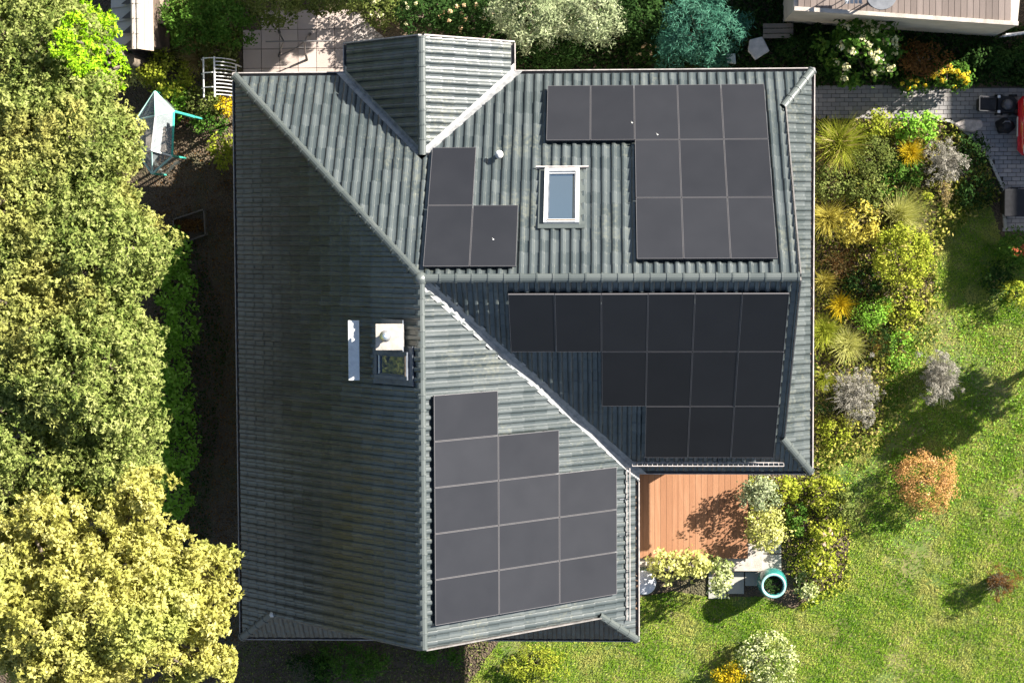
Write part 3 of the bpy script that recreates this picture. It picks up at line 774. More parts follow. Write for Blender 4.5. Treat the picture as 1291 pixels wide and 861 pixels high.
lf_yellow2 = leafmat('leaf_gold', [(.30, .2, .01), (.52, .38, .015), (.66, .52, .05)])
lf_bright = leafmat('leaf_bright', [(.09, .22, .015), (.19, .37, .04), (.32, .50, .09)])
lf_pale = leafmat('leaf_pale', [(.25, .26, .06), (.45, .45, .13), (.65, .63, .27)])
lf_grey = leafmat('leaf_grey', [(.15, .14, .11), (.30, .28, .23), (.48, .45, .39)])
lf_tan = leafmat('leaf_tan', [(.18, .13, .05), (.34, .26, .11), (.52, .42, .22)])
lf_orange = leafmat('leaf_orange', [(.22, .17, .04), (.44, .24, .08), (.60, .36, .18)])
lf_rust = leafmat('leaf_rust', [(.07, .035, .016), (.15, .075, .025), (.22, .12, .04)])
lf_olive = leafmat('leaf_oliveshrub', [(.055, .075, .018), (.12, .15, .035), (.23, .25, .08)])
lf_varieg = leafmat('leaf_variegated', [(.08, .13, .02), (.32, .36, .13), (.65, .65, .42)])
bl_cream = leafmat('bloom_cream', [(.55, .5, .2), (.72, .68, .38), (.8, .78, .55)])
bl_yellow = leafmat('bloom_yellow', [(.55, .38, .015), (.75, .55, .03), (.8, .68, .15)])
bl_pink = leafmat('bloom_pink', [(.5, .28, .22), (.65, .42, .34), (.75, .6, .5)])
bl_apri = leafmat('bloom_apricot', [(.5, .3, .12), (.65, .46, .25), (.75, .65, .45)])

# ------------------------------------------------------------------ big trees along the west side
GW = 'broadleaf trees along the west boundary'
T3 = dict(nclump=330, group=GW)
tree(25, 55, 92, 7.4, 3.2, lf_oak, 'olive broadleaf tree next to the lime green conifer', 44200, .098, .05, **T3)
tree(66, 180, 98, 7.6, 3.2, lf_oak, 'olive broadleaf tree with orange tinged crown overhanging the greenhouse', 59800, .098, .05, **T3)
tree(5, 250, 100, 8.0, 3.6, lf_oak, 'olive broadleaf tree between the greenhouse tree and the boundary', 44200, .098, .05, **T3)
tree(102, 325, 100, 7.8, 3.4, lf_oak, 'broadleaf tree with gaps showing branches, opposite the house hip', 57200, .098, .05, **T3)
tree(15, 400, 95, 8.2, 3.6, lf_oak, 'olive broadleaf tree between boundary and the branchy tree', 41600, .098, .05, **T3)
tree(98, 470, 105, 8.0, 3.4, lf_oak, 'broad olive tree beside the dark side path, north of yellow tree', 65000, .098, .05, **T3)
tree(20, 565, 100, 7.6, 3.4, lf_oak, 'darker broadleaf tree tucked behind the yellow maple', 44200, .098, .05, **T3)
tree(135, 575, 66, 7.2, 3.0, lf_oak, 'narrow olive tree wedged against the yellow maple', 23400, .098, .05, nclump=170, group=GW)
tree(85, 775, 152, 9.2, 3.8, lf_yel, 'large yellow autumn maple with branches reaching the west gutter', 120000, .105, .06, name='yellow_maple', cr=.6, ry=112, nclump=400, rough=.2,
     lobes=[(172, 640, 40, 44, 7.0, 2.2, 7500, 50), (225, 706, 52, 28, 6.6, 1.5, 7000, 44), (282, 706, 20, 9, 6.2, .7, 1500, 12), (235, 775, 50, 34, 6.4, 1.5, 7500, 46), (262, 745, 34, 12, 6.2, 1.0, 2500, 18), (250, 835, 44, 26, 6.2, 1.4, 5000, 36), (60, 655, 60, 26, 7.4, 2.0, 7000, 44)])
tree(114, 62, 19, 7.9, 6.6, lf_lime, 'lime green conifer column beside the garden shed', 9000, .1, .05, name='conifer', cr=.22, ry=55, nclump=110)

# north border
shrub(665, 12, 44, 3.4, lf_silver, 'silvery willow-leaved shrub next to dormer gutter corner', L=.13, Wd=.032, name='silver_shrub', cr=.26, ry=46)
shrub(742, 22, 46, 3.0, lf_silver, 'silvery grey-green shrub, second from the dormer', L=.12, Wd=.03, name='silver_shrub', cr=.26, ry=34)
shrub(884, 40, 56, 2.9, lf_blue, 'blue-green bushy conifer behind the north gutter', L=.14, Wd=.022, name='blue_conifer', cr=.3, ry=46, dens=1.2)
shrub(805, 20, 36, 2.0, lf_dark, 'dark shrub between silver shrub and blue-green conifer', ry=30)
shrub(820, 65, 22, 1.0, lf_dark, 'low dark shrub with small apricot blooms at the north gutter', bloom=(bl_apri, 9, .045), ry=14)
shrub(700, 66, 34, 1.4, lf_dark, 'low dark evergreen under the silvery shrubs', ry=18)
shrub(592, 22, 40, 1.9, lf_dark, 'dark rose bush with apricot blooms behind dormer ridge', bloom=(bl_apri, 20, .06), name='rose_bush', ry=22)
shrub(530, 18, 34, 1.5, lf_dark, 'dark green bush behind the dormer ridge end', bloom=(bl_cream, 6, .05), ry=24)
shrub(478, 14, 26, 1.0, lf_olive, 'dull green bush with few cream flowers by the gravel', bloom=(bl_cream, 8, .055), ry=20)
shrub(410, 4, 44, 1.6, lf_olive, 'low olive hedge piece behind the paved patio', ry=9)
shrub(340, 4, 34, 2.4, lf_olive, 'olive bush overhanging the patio edge', ry=26)
shrub(285, 28, 34, 2.2, lf_green, 'rounded green bush at the patio corner', ry=30)
shrub(238, 24, 36, 2.4, lf_green, 'dense green bush beside the shed', ry=34)
shrub(270, 62, 22, 1.2, lf_olive, 'low olive shrub between green bushes and pale grass')
shrub(210, 92, 30, 1.6, lf_yg, 'yellow-green shrub in front of the shed gable', L=.085, ry=28)
grass_clump(250, 72, 24, 1.3, lf_tan, 'pale feathery grass beside the yellow-green shrub', n=520, stiff=.5)
shrub(172, 96, 22, 1.2, lf_pale, 'pale yellow hedge strip leading from shed to greenhouse', ry=9, L=.07)
shrub(212, 128, 22, 1.1, lf_bright, 'fresh green leafy clump north of the greenhouse', L=.11, Wd=.07)
shrub(255, 128, 24, 1.0, lf_olive, 'olive shrub between greenhouse and white slatted arch')
shrub(284, 134, 14, .9, lf_yellow2, 'orange-gold shrub at the foot of the white slatted arch', ry=11)
shrub(262, 156, 20, .8, lf_green, 'green perennial patch beside the greenhouse door', ry=12)
grass_clump(232, 134, 20, .7, lf_rust, 'brown dried stalks beside the open greenhouse door', n=260, stiff=.7)
shrub(283, 190, 20, 1.1, lf_yg, 'yellow-green shrub against the west gutter', ry=18)
shrub(145, 82, 22, 1.0, lf_dark, 'dark shrub between the conifer and the shed gable')
# west strip
for i, (y, lab) in enumerate([(318, 'low leafy hedge plant beside the cold frame'), (362, 'low hedge plant below the branchy tree gap'), (412, 'low hedge plant level with the chimney'), (468, 'dark leafy hedge plant beside the side path, south of chimney'),
                              (520, 'hedge plant midway along the side path'), (572, 'hedge plant just north of the yellow foliage'), (624, 'shaded hedge plant touching the yellow maple')]):
    shrub(216 + (i % 3) * 5, y, 22, 1.5, lf_bright, lab, name='hedge_plant', cat='hedge', ry=30, L=.11, Wd=.075, group='low hedge along the side path')
# south side
shrub(440, 836, 48, .9, lf_green, 'leafy green patch under the south gable', ry=24, L=.10, Wd=.04)
shrub(392, 842, 26, .6, lf_dark, 'dark low plant beside the green patch at the south gable', ry=16)
shrub(556, 822, 32, .6, lf_green, 'low green plant under the ridge end', ry=14)
shrub(675, 838, 42, .45, lf_yg, 'low yellow-green perennial drift at the south lawn edge', ry=22, L=.09, Wd=.03)
# east bed
GB = None
grass_clump(1060, 180, 33, 1.5, lf_yg, 'tall golden-green ornamental grass beside the paver path', n=900, plume=lf_tan)
grass_clump(1046, 196, 24, 1.0, lf_tan, 'straw coloured grass against the east gutter', n=420)
shrub(1107, 158, 26, .7, lf_yg, 'low yellow-green shrub lining the paver path', ry=14)
shrub(1156, 160, 27, .9, lf_bright, 'bright green shrub beside the pale boulder', ry=17, L=.11, Wd=.06)
shrub(1098, 200, 29, 1.0, lf_olive, 'grey-olive small-leaved shrub amid the bed', L=.06, Wd=.035, ry=24)
grass_clump(1148, 192, 16, .8, lf_yellow2, 'small bright yellow tuft of grass', n=420, stiff=.6)
shrub(1152, 218, 14, .5, lf_green, 'low green herb under the bright yellow tuft')
twiggy(1193, 205, 26, .95, lf_grey, lf_grey, 'silver-grey lavender mound beside the driveway', name='lavender')
twiggy(1191, 243, 7, .4, lf_grey, lf_tan, 'small trail of dried lavender stems', n=90, ry=16, leaves=500, name='lavender')
shrub(1228, 190, 20, .6, lf_dark, 'dark green shrub on the curved kerb of the driveway', ry=22)
shrub(1232, 240, 24, .5, lf_dark, 'dark low ground shrub south of the lavender')
shrub(1048, 228, 24, .9, lf_olive, 'dull olive shrub against the gutter, below straw grass')
shrub(1090, 240, 26, .8, lf_olive, 'olive brown shrub in the middle of the bed', ry=20)
shrub(1132, 225, 22, .5, lf_green, 'low green shade plant behind the feather grass')
grass_clump(1134, 272, 30, 1.1, lf_pale, 'pale feather grass with long arching plumes', n=620, stiff=.55, lean=(.25, .1))
shrub(1165, 252, 9, .5, lf_yg, 'tiny lime yellow plant beside the feather grass')
shrub(1086, 285, 27, 1.1, lf_amber, 'golden yellow shrub north of the round pale bush', ry=24)
grass_clump(1046, 276, 24, 1.1, lf_amber, 'amber ornamental grass against the east gutter', n=560)
shrub(1140, 320, 39, 1.7, lf_yg, 'large round pale yellow-green bush at the bed edge', name='round_bush', L=.075, Wd=.045, dens=1.2, rough=.14)
twiggy(1060, 330, 22, .7, lf_tan, lf_rust, 'brown dry twiggy shrub between amber grasses', n=300, leaves=700)
grass_clump(1040, 356, 17, .8, lf_amber, 'small amber grass tuft against the gutter, below dry twigs', n=300)
grass_clump(1060, 385, 17, .75, lf_yellow2, 'bright yellow starburst tuft of grass', n=420, stiff=.6)
shrub(1088, 360, 22, .5, lf_dark, 'dark green low shrub west of the round bush', ry=18)
shrub(1102, 392, 24, .55, lf_bright, 'light green mound beside the yellow starburst tuft', L=.06, Wd=.03, ry=18)
shrub(1138, 392, 24, .5, lf_yg, 'yellowish ground-hugging shrub under the round bush', ry=14, L=.07)
grass_clump(1040, 418, 24, .9, lf_yg, 'yellow-green grass with radiating leaves by the gutter', n=520)
grass_clump(1070, 434, 24, .8, lf_pale, 'pale green grass beside the dark woody plant', n=520, stiff=.5)
twiggy(1113, 432, 20, .6, lf_rust, lf_dark, 'dark woody plant with brown stems in the bed', n=160, leaves=900, ry=20)
shrub(1135, 440, 16, .3, lf_bright, 'low bright green edge plant by the dark woody plant', ry=26, L=.06)
twiggy(1080, 495, 33, .9, lf_grey, lf_grey, 'broad greyish beige dried perennial mound at the bed end', n=700, leaves=3800, ry=38)
grass_clump(1040, 478, 15, .7, lf_yg, 'yellow grass tuft beside the greyish mound', n=300)
twiggy(1042, 510, 15, .5, lf_tan, lf_dark, 'dark tangled stems at the gutter beside the greyish mound', n=160, leaves=500)
shrub(1050, 545, 22, .5, lf_yg, 'yellow-green low plant below the greyish mound', ry=16, L=.07)
twiggy(1185, 474, 22, 1.25, lf_grey, lf_grey, 'tall grey dried shrub standing alone on the lawn', n=700, leaves=4200, ry=36)
shrub(1170, 607, 40, 1.3, lf_orange, 'rounded orange-pink autumn bush on the lawn', name='autumn_bush', L=.045, Wd=.03, dens=.9, rough=.2, cr=.22)
twiggy(1262, 734, 20, .85, lf_grey, lf_rust, 'small brown-green tuft bush alone on open lawn', n=360, leaves=1800, ry=18)
shrub(1284, 318, 22, 1.0, lf_green, 'dark shrub with a red leaf spray at the driveway end', bloom=(leafmat('bloom_red', [(.3, .05, .02), (.4, .1, .05), (.5, .2, .1)]), 4, .09), ry=24)
shrub(1282, 372, 18, .8, lf_yg, 'yellow-green bush south of the driveway bin', ry=16)
shrub(1258, 350, 20, .6, lf_dark, 'dark low shrub between red-leaf shrub and lawn')
# deck surroundings
shrub(958, 622, 22, 1.65, lf_silver, 'pale green rose bush at the deck edge, next to house', ry=20, name='rose_bush', L=.08)
shrub(966, 668, 24, 1.5, lf_pale, 'pale leafy bush beside the deck steps', ry=26, L=.075, bloom=(bl_cream, 6, .05))
shrub(992, 618, 18, .7, lf_yg, 'low yellowish plant under the gutter corner', ry=14)
shrub(1038, 622, 18, .9, lf_yg, 'yellow-green bush in the narrow bed beside the lawn', ry=20)
shrub(1062, 640, 16, .8, lf_olive, 'olive bush shading the lawn edge', ry=24)
shrub(1042, 668, 20, .9, lf_yg, 'yellowish bush with pink bloom in the narrow bed', ry=18, bloom=(bl_pink, 5, .06))
shrub(1034, 706, 22, .7, lf_yg, 'pale bush with faded blooms at the narrow bed end', ry=20, bloom=(bl_cream, 9, .045))
shrub(1018, 738, 15, .5, lf_varieg, 'small whitish flowering plant beyond the turquoise pot', ry=18)
shrub(1005, 655, 12, .6, lf_green, 'dark green plant between deck bush and narrow bed', ry=22)
shrub(842, 716, 24, 1.7, lf_pale, 'pale climbing plant clump by the rain barrel', ry=15, L=.11, Wd=.08)
shrub(876, 712, 24, 1.8, lf_pale, 'pale climber spilling over the front edge of deck', ry=14, L=.11, Wd=.08)
shrub(906, 726, 15, 1.7, lf_varieg, 'cream leaved climber at the deck step', ry=24, L=.1, Wd=.06)
shrub(968, 832, 38, 1.0, lf_varieg, 'variegated cream and green bush on the south lawn', ry=36, L=.09, Wd=.045)
shrub(924, 852, 20, .7, lf_yellow2, 'round yellow bush beside the variegated bush', ry=14, L=.05, Wd=.03)
# bed in front of the neighbour's terrace
shrub(1086, 62, 46, 2.6, lf_green, 'large hydrangea with cream flower heads below the terrace wall', name='hydrangea', L=.14, Wd=.09, bloom=(bl_cream, 46, .1), ry=42, cr=.28)
shrub(1166, 76, 26, 1.5, lf_rust, 'rust brown shrub between hydrangea and yellow flowers', ry=22, dens=.8)
shrub(1198, 98, 24, .9, lf_green, 'yellow flowering bush over the sunlit paving', bloom=(bl_yellow, 46, .07), ry=17, name='flowering_bush')
shrub(1150, 106, 18, .55, lf_green, 'small bush with yellow flowers beside the path', bloom=(bl_yellow, 18, .06), ry=9, name='flowering_bush')
for i, (x, y, r_, lab) in enumerate([(1240, 72, 30, 'dark green shrub in shade of terrace, west one'), (1285, 80, 30, 'dark green shrub in shade of terrace, by its railing'), (1036, 50, 26, 'dark shrub left of hydrangea under terrace corner'), (1036, 88, 18, 'low dark plant at house corner beside path'), (1000, 62, 18, 'dark fern patch by the grey flagstone')]):
    shrub(x, y, r_, .6, lf_dark, lab, ry=r_ * .8)
# trees beyond the frame whose shade falls on patio and lawn
tree(588, -196, 66, 6.5, 4.5, lf_dark, 'dark garden tree beyond the north border shading the patio', 26000, .16, .1, nclump=200)
tree(1472, 400, 38, 4.0, 2.2, lf_green, 'garden tree east of the lawn casting a leafy shadow', 2600, .16, .1, nclump=40)

# ------------------------------------------------------------------ lawn blades, litter, ground cover
rs = np.random.default_rng(5)
def scatter(poly, n):
    a = np.array([(p.x, p.y) for p in poly]); lo, hi = a.min(0), a.max(0)
    P = rs.uniform(lo, hi, (n, 2)); return P[inpoly(P, poly)]
def grass_field(name, P, h, wd, mat, label):
    wear = np.sin(P[:, 0] * 1.3 + 1.2 * np.sin(P[:, 1] * .9)) * np.sin(P[:, 1] * 1.1 + .8 * np.sin(P[:, 0] * 1.7)) + .35 * np.sin(P[:, 0] * 6 + P[:, 1] * 3) * np.sin(P[:, 1] * 7 - P[:, 0] * 2)
    P = P[rs.uniform(size=len(P)) > np.clip((wear - .45) * 1.5, 0, .75)]
    n = len(P); az = rs.uniform(0, 6.283, n); le = h * rs.uniform(.5, 1.2, n)
    D = np.stack([np.cos(az), np.sin(az)], 1); Sd = np.stack([-D[:, 1], D[:, 0]], 1) * (wd / 2)
    tip = np.concatenate([P + D * (le * .75)[:, None], (le * .62)[:, None] + .004], 1); z = np.full((n, 1), .005)
    V = np.stack([np.concatenate([P + Sd, z], 1), np.concatenate([P - Sd, z], 1), tip], 1).reshape(-1, 3)
    nz = .5 + .22 * np.sin(P[:, 0] * 2.1 + np.sin(P[:, 1] * 1.7)) * np.sin(P[:, 1] * 1.9 + 1) + .2 * np.sin(P[:, 0] * 5.3 + P[:, 1] * 4.1) * np.sin(P[:, 1] * 6.1) 
    var = np.clip(nz + rs.normal(0, .2, n), 0, 1)
    tag(link(name, np_mesh(name, V, np.arange(3 * n).reshape(n, 3), var), mat), label, 'grass', kind='stuff')
lf_lawn = leafmat('grass_blade', [(.05, .13, .008), (.13, .24, .018), (.24, .33, .04), (.40, .38, .11)], trans=.35, patch=(.34, .34, .09), pscale=1.1)
grass_field('lawn_grass', scatter(LAWN, 420000), .085, .02, lf_lawn, 'short bright green grass covering the lawn')
# leaf litter and ivy on the shaded soil
def litter(name, poly, n, L, mat, label, z=(.005, .03), tilt=.5):
    P = scatter(poly, n); n = len(P); P3 = np.concatenate([P, rs.uniform(*z, (n, 1))], 1)
    N = unit(rs.normal(size=(n, 3)) * tilt + np.array([0, 0, 1.0])); V, F = leaf_geo(P3, N, rs, L, L * .6); V[:, 2] = np.maximum(V[:, 2], .005)
    tag(link(name, np_mesh(name, V, F, rs.uniform(0, 1, n)), mat), label, 'ground cover', kind='stuff')
lf_bed = leafmat('leaf_bed', [(.05, .09, .012), (.14, .17, .025), (.30, .29, .06), (.42, .34, .12)], patch=(.3, .3, .05), pscale=1.5)
litter('leaf_litter', GP([(195, 190), (300, 190), (300, 870), (190, 870)]), 5200, .06, lf_rust, 'fallen brown leaves on the shaded side path')
litter('ivy_cover', GP([(195, 330), (245, 300), (290, 420), (262, 640), (292, 800), (200, 800)]), 5000, .075, lf_dark, 'sparse ivy creeping over the side path soil', (.01, .1), .9)
litter('border_ivy', GP([(430, -40), (1000, -40), (1010, 100), (640, 100), (560, 40), (430, 0)]), 22000, .11, lf_dark, 'dark ivy carpet under the north border shrubs', (.01, .25), .9)
litter('terrace_ivy', GP([(1000, 30), (1330, 30), (1330, 108), (1020, 108)]), 9000, .1, lf_dark, 'dark ivy under the terrace wall', (.01, .2), .9)
litter('bed_cover', GP([(1024, 150), (1190, 152), (1240, 190), (1260, 250), (1190, 300), (1170, 400), (1120, 460), (1110, 560), (1024, 600)]), 20000, .10, lf_bed, 'low mixed herbs between the bed shrubs', (.01, .28), .9)
litter('shade_grass', GP([(200, -30), (310, -30), (300, 90), (200, 90)]), 5000, .1, lf_olive, 'olive undergrowth between patio and shed', (.01, .15), .9)
litter('south_cover', GP([(300, 805), (620, 805), (600, 880), (300, 880)]), 2600, .07, lf_olive, 'sparse weeds on the soil below the south gable', (.01, .08), .9)
litter('narrow_bed_cover', GP([(945, 600), (1068, 600), (1072, 740), (1010, 770), (985, 690), (945, 700)]), 4200, .08, lf_yg, 'yellow-green ground cover in the narrow bed', (.01, .1), .9)

litter('lawn_leaves', LAWN, 2600, .05, leafmat('leaf_fallen', [(.14, .08, .03), (.3, .22, .08), (.42, .36, .16)]), 'scattered fallen leaves on the lawn', (.03, .06), .5)
litter('lawn_weeds', GP([(1060, 430), (1210, 380), (1300, 420), (1300, 640), (1120, 700), (1060, 640)]), 2400, .06, lf_bright, 'broad-leaved weeds in the lawn', (.03, .06), .4)
litter('bed_edge_weeds', GP([(1105, 380), (1185, 360), (1190, 420), (1150, 450), (1150, 520), (1120, 560), (1070, 610), (1100, 560), (1100, 450)]), 3000, .08, lf_bed, 'ragged herbs along the bed edge', (.02, .12), .8)
# ------------------------------------------------------------------ deck and its surroundings
ZD = .4
wood = piece_mat('deck_wood', [(.17, .075, .036), (.25, .118, .058), (.36, .2, .115)], .8, 2.2, .7, .25, 30, stretch=(6, .6, 1))
deck = empty('wooden_deck', G(870, 650, 0)); tag(deck, 'reddish brown wooden deck in the inner corner of the house', 'deck')
xa, xb = X1 - .45, G(943, 650, ZD).x; ya, yb = Y1 + .4, G(870, 702, ZD).y
dinv = Matrix.Translation(-Vector(deck.location))
def dsub(mb, name, mat, par, inv, **k): o = mb.build(name, mat, None, **k); o.parent = par; o.matrix_parent_inverse = inv; return o
mb = MB(); mb.box(((xa + xb) / 2, (ya + yb) / 2, (ZD - .05) / 2), (xb - xa - .06, ya - yb - .06, ZD - .05)); dsub(mb, 'substructure', M['under'], deck, dinv)
npl = 22; st = (xb - xa) / npl
for i in range(npl):
    mb = MB(); mb.box((xa + (i + .5) * st, (ya + yb) / 2 + rnd.uniform(-.004, .004), ZD - .014), (st - .006, ya - yb, .028)); dsub(mb, 'plank', wood, deck, dinv)
mb = MB(); mb.box(((xa + xb) / 2, yb - .018, ZD - .06), (xb - xa, .03, .12)); dsub(mb, 'fascia_board', wood, deck, dinv)
ledge = MB(); a = G(962, 720, ZD - .12); b = G(800, 600, ZD - .12)
ledge.prism([(X1 - .4, a.y), (a.x, a.y), (a.x, G(960, 688, ZD).y), (xb + .005, G(960, 688, ZD).y), (xb + .005, yb - .04), (X1 - .4, yb - .04)], 0, ZD - .12)
tag(ledge.build('stone_ledge', M['concrete'], bevel=.012), 'pale stone ledge along the front of the wooden deck', 'ledge')
slabm = piece_mat('garden_slab', [(.22, .22, .19), (.28, .275, .24), (.34, .32, .28)], .9, 4, .5, .3, 30)
gp = empty('paving', (0, 0, 0)); tag(gp, 'grey-green paving slabs below the deck step', 'paving', kind='structure')
for (x1, y1, x2, y2) in [(893, 720, 916, 754), (917, 720, 938, 748), (939, 720, 960, 738), (961, 676, 985, 697), (961, 698, 985, 719)]:
    p, q = G(x1, y1), G(x2, y2); mb = MB(); mb.box(((p.x + q.x) / 2, (p.y + q.y) / 2, .03), (abs(q.x - p.x) - .012, abs(q.y - p.y) - .012, .05)); mb.build('slab', slabm, gp)
# turquoise pot
pc = base_at(975, 738, .95)
pot = empty('flower_pot', pc); tag(pot, 'large turquoise glazed pot with open rim on the lawn', 'pot')
mb = MB(); mb.lathe([(.0, .0), (.23, .0), (.32, .18), (.385, .48), (.37, .72), (.31, .90), (.285, .95), (.255, .95), (.25, .80), (.0, .78)], (0, 0, 0), 28)
mb.build('body', surf('turquoise_glaze', (.015, .13, .115), (.035, .22, .195), 6, .25, coat=.4, objc=True), pot, smooth=True)
mb = MB(); mb.lathe([(.29, .92), (.325, .95), (.325, .985), (.295, 1.0), (.262, .985), (.255, .94)], (0, 0, 0), 28); mb.build('rim', surf('rim_glaze', (.16, .34, .32), (.3, .46, .44), 8, .3, objc=True), pot, smooth=True)
mb = MB(); mb.lathe([(.0, .81), (.252, .805)], (0, 0, 0), 20); mb.build('soil', M['soil'], pot)
V, F, var, _ = crown_geo(nrs(), (0, 0, .84), (.18, .18, .06), 20, .08, 260, .07, .03); link('plants', np_mesh('plants', V, F, var), lf_dark, pot)
# rain barrel
bc = base_at(812, 735, 1.0); bc.x = max(bc.x, X1 - .02)
bar_ = empty('rain_barrel', bc); tag(bar_, 'rain barrel with pale grey lid under the gutter', 'rain barrel')
mb = MB(); mb.lathe([(.0, 0), (.24, 0), (.30, .2), (.31, .5), (.28, .85), (.0, .85)], n=20); mb.build('barrel', plain('barrel_green', (.05, .09, .06), .6), bar_, smooth=True)
mb = MB(); mb.lathe([(.31, .85), (.32, .90), (.29, .93), (.0, .945)], n=20); mb.build('lid', surf('lid_grey', (.36, .36, .38), (.48, .48, .5), 6, .6), bar_, smooth=True)

# ------------------------------------------------------------------ north-west: patio, stand, arch, greenhouse, shed
patm = piece_mat('patio_slab', [(.30, .245, .21), (.37, .305, .27), (.44, .37, .32)], .9, 2.5, .5, .3, 40)
patio = empty('patio', (0, 0, 0)); tag(patio, 'paved patio of pale pinkish slabs north of the house', 'patio', kind='structure')
p0 = G(306, 14); p1 = G(446, 110)
nx_, ny_ = 6, 4; sx_, sy_ = (p1.x - p0.x) / nx_, (p0.y - p1.y) / ny_
for i in range(nx_):
    for j in range(ny_ + 1):
        if i == 0 and j == 0: continue
        x = p0.x + (i + .5) * sx_; y = p0.y - (j + .5 + (.5 if i % 2 else 0) * 0) * sy_
        mb = MB(); mb.box((x, y, .022 + rnd.uniform(-.003, .003)), (sx_ - .014, sy_ - .014, .04), rnd.uniform(-.004, .004)); mb.build('slab', patm, patio)
gr = GP([(438, 14), (452, 18), (486, 50), (490, 100), (446, 100)])
gv = MB(); gv.add([(p.x, p.y, .006) for p in gr], [tuple(range(len(gr)))])
gra = tag(gv.build('gravel_bed', surf('gravel_base', (.2, .17, .15), (.34, .3, .27), 30, 1, .6, 60)), 'gravel patch beside the patio', 'gravel', kind='structure')
Pg = scatter(gr, 5000); st_ = MB()
for x, y in Pg[:2200]:
    r_ = rnd.uniform(.012, .028); st_.box((x, y, r_ * .6), (r_ * 1.6, r_ * 1.3, r_), rnd.uniform(0, 3))
tag(st_.build('gravel_stones', piece_mat('gravel_stone', [(.2, .17, .16), (.34, .30, .27), (.5, .45, .42)], .9, 5, .3, 0), gra), kind='stuff')
# folding stand with dark feet
zst = 1.0
stn = empty('swing_stand', G(374, 58)); tag(stn, 'pale metal stand with splayed dark-footed legs on the patio', 'stand'); sinv = Matrix.Translation(-Vector(stn.location))
steelg = plain('stand_metal', (.16, .15, .145), .45, .4); paint = M['white']; dark = plain('dark_foot', (.03, .028, .026), .6)
a, b = G(335, 53, zst), G(418, 52, zst)
mb = MB(); mb.tube([a, b], .02, 8); dsub(mb, 'crossbar', steelg, stn, sinv)
for (fx, fy, tx) in [(352, 40, 358), (352, 71, 358), (391, 43, 384), (387, 76, 384)]:
    t_, f_ = G(tx, 53, zst), G(fx, fy, .03); mid = t_.lerp(f_, .55) + Vector((0, 0, .12))
    mb = MB(); mb.tube([t_, mid, f_], .022, 8); dsub(mb, 'leg', steelg, stn, sinv)
    mb = MB(); mb.tube([f_ + (mid - f_) * .55, f_ + Vector((0, 0, .0))], [.028, .036], 8); dsub(mb, 'foot', dark, stn, sinv)
mb = MB(); mb.tube([G(352, 71, .25), G(372, 62, .3), G(384, 53, .9)], .018, 6); mb.tube([G(352, 62, .5), G(391, 60, .5)], .014, 6); dsub(mb, 'brace', steelg, stn, sinv)
# white slatted arch
arc = empty('garden_arch', G(275, 100)); tag(arc, 'white slatted garden arch beside the north-west roof corner', 'arch'); ainv = Matrix.Translation(-Vector(arc.location))
ax0, ax1 = G(255, 100, .9).x, G(296, 100, .9).x; ay0, ay1 = G(275, 74, 1.2).y, G(275, 124, 1.2).y
def ap(t, y):   # t 0..1 across the arch
    x = ax0 + (ax1 - ax0) * (.5 - .5 * math.cos(math.pi * t)); z = .75 + 1.0 * math.sin(math.pi * t)
    return Vector((x, y, z))
for k, t in enumerate((0, .3, .55, 1)):
    p, q = ap(t, ay0 + (.12 if t in (0, 1) else 0) * -1), ap(t, ay1 - (.0 if t < .9 else -.1))
    mb = MB(); mb.tube([p, q], .022, 6); dsub(mb, 'rail', paint, arc, ainv)
    if t in (0, 1):
        for c_ in (p, q):
            mb = MB(); mb.tube([c_, Vector((c_.x, c_.y, 0))], .02, 6); dsub(mb, 'post', paint, arc, ainv)
for i in range(11):
    y = ay0 + (ay1 - ay0) * (i + .3) / 11
    lo_ = 0.0 if i % 4 == 0 else .55
    mb = MB(); mb.tube([ap(lo_ + (1 - lo_) * k / 6, y) for k in range(7)], .014, 5); dsub(mb, 'slat', paint, arc, ainv)
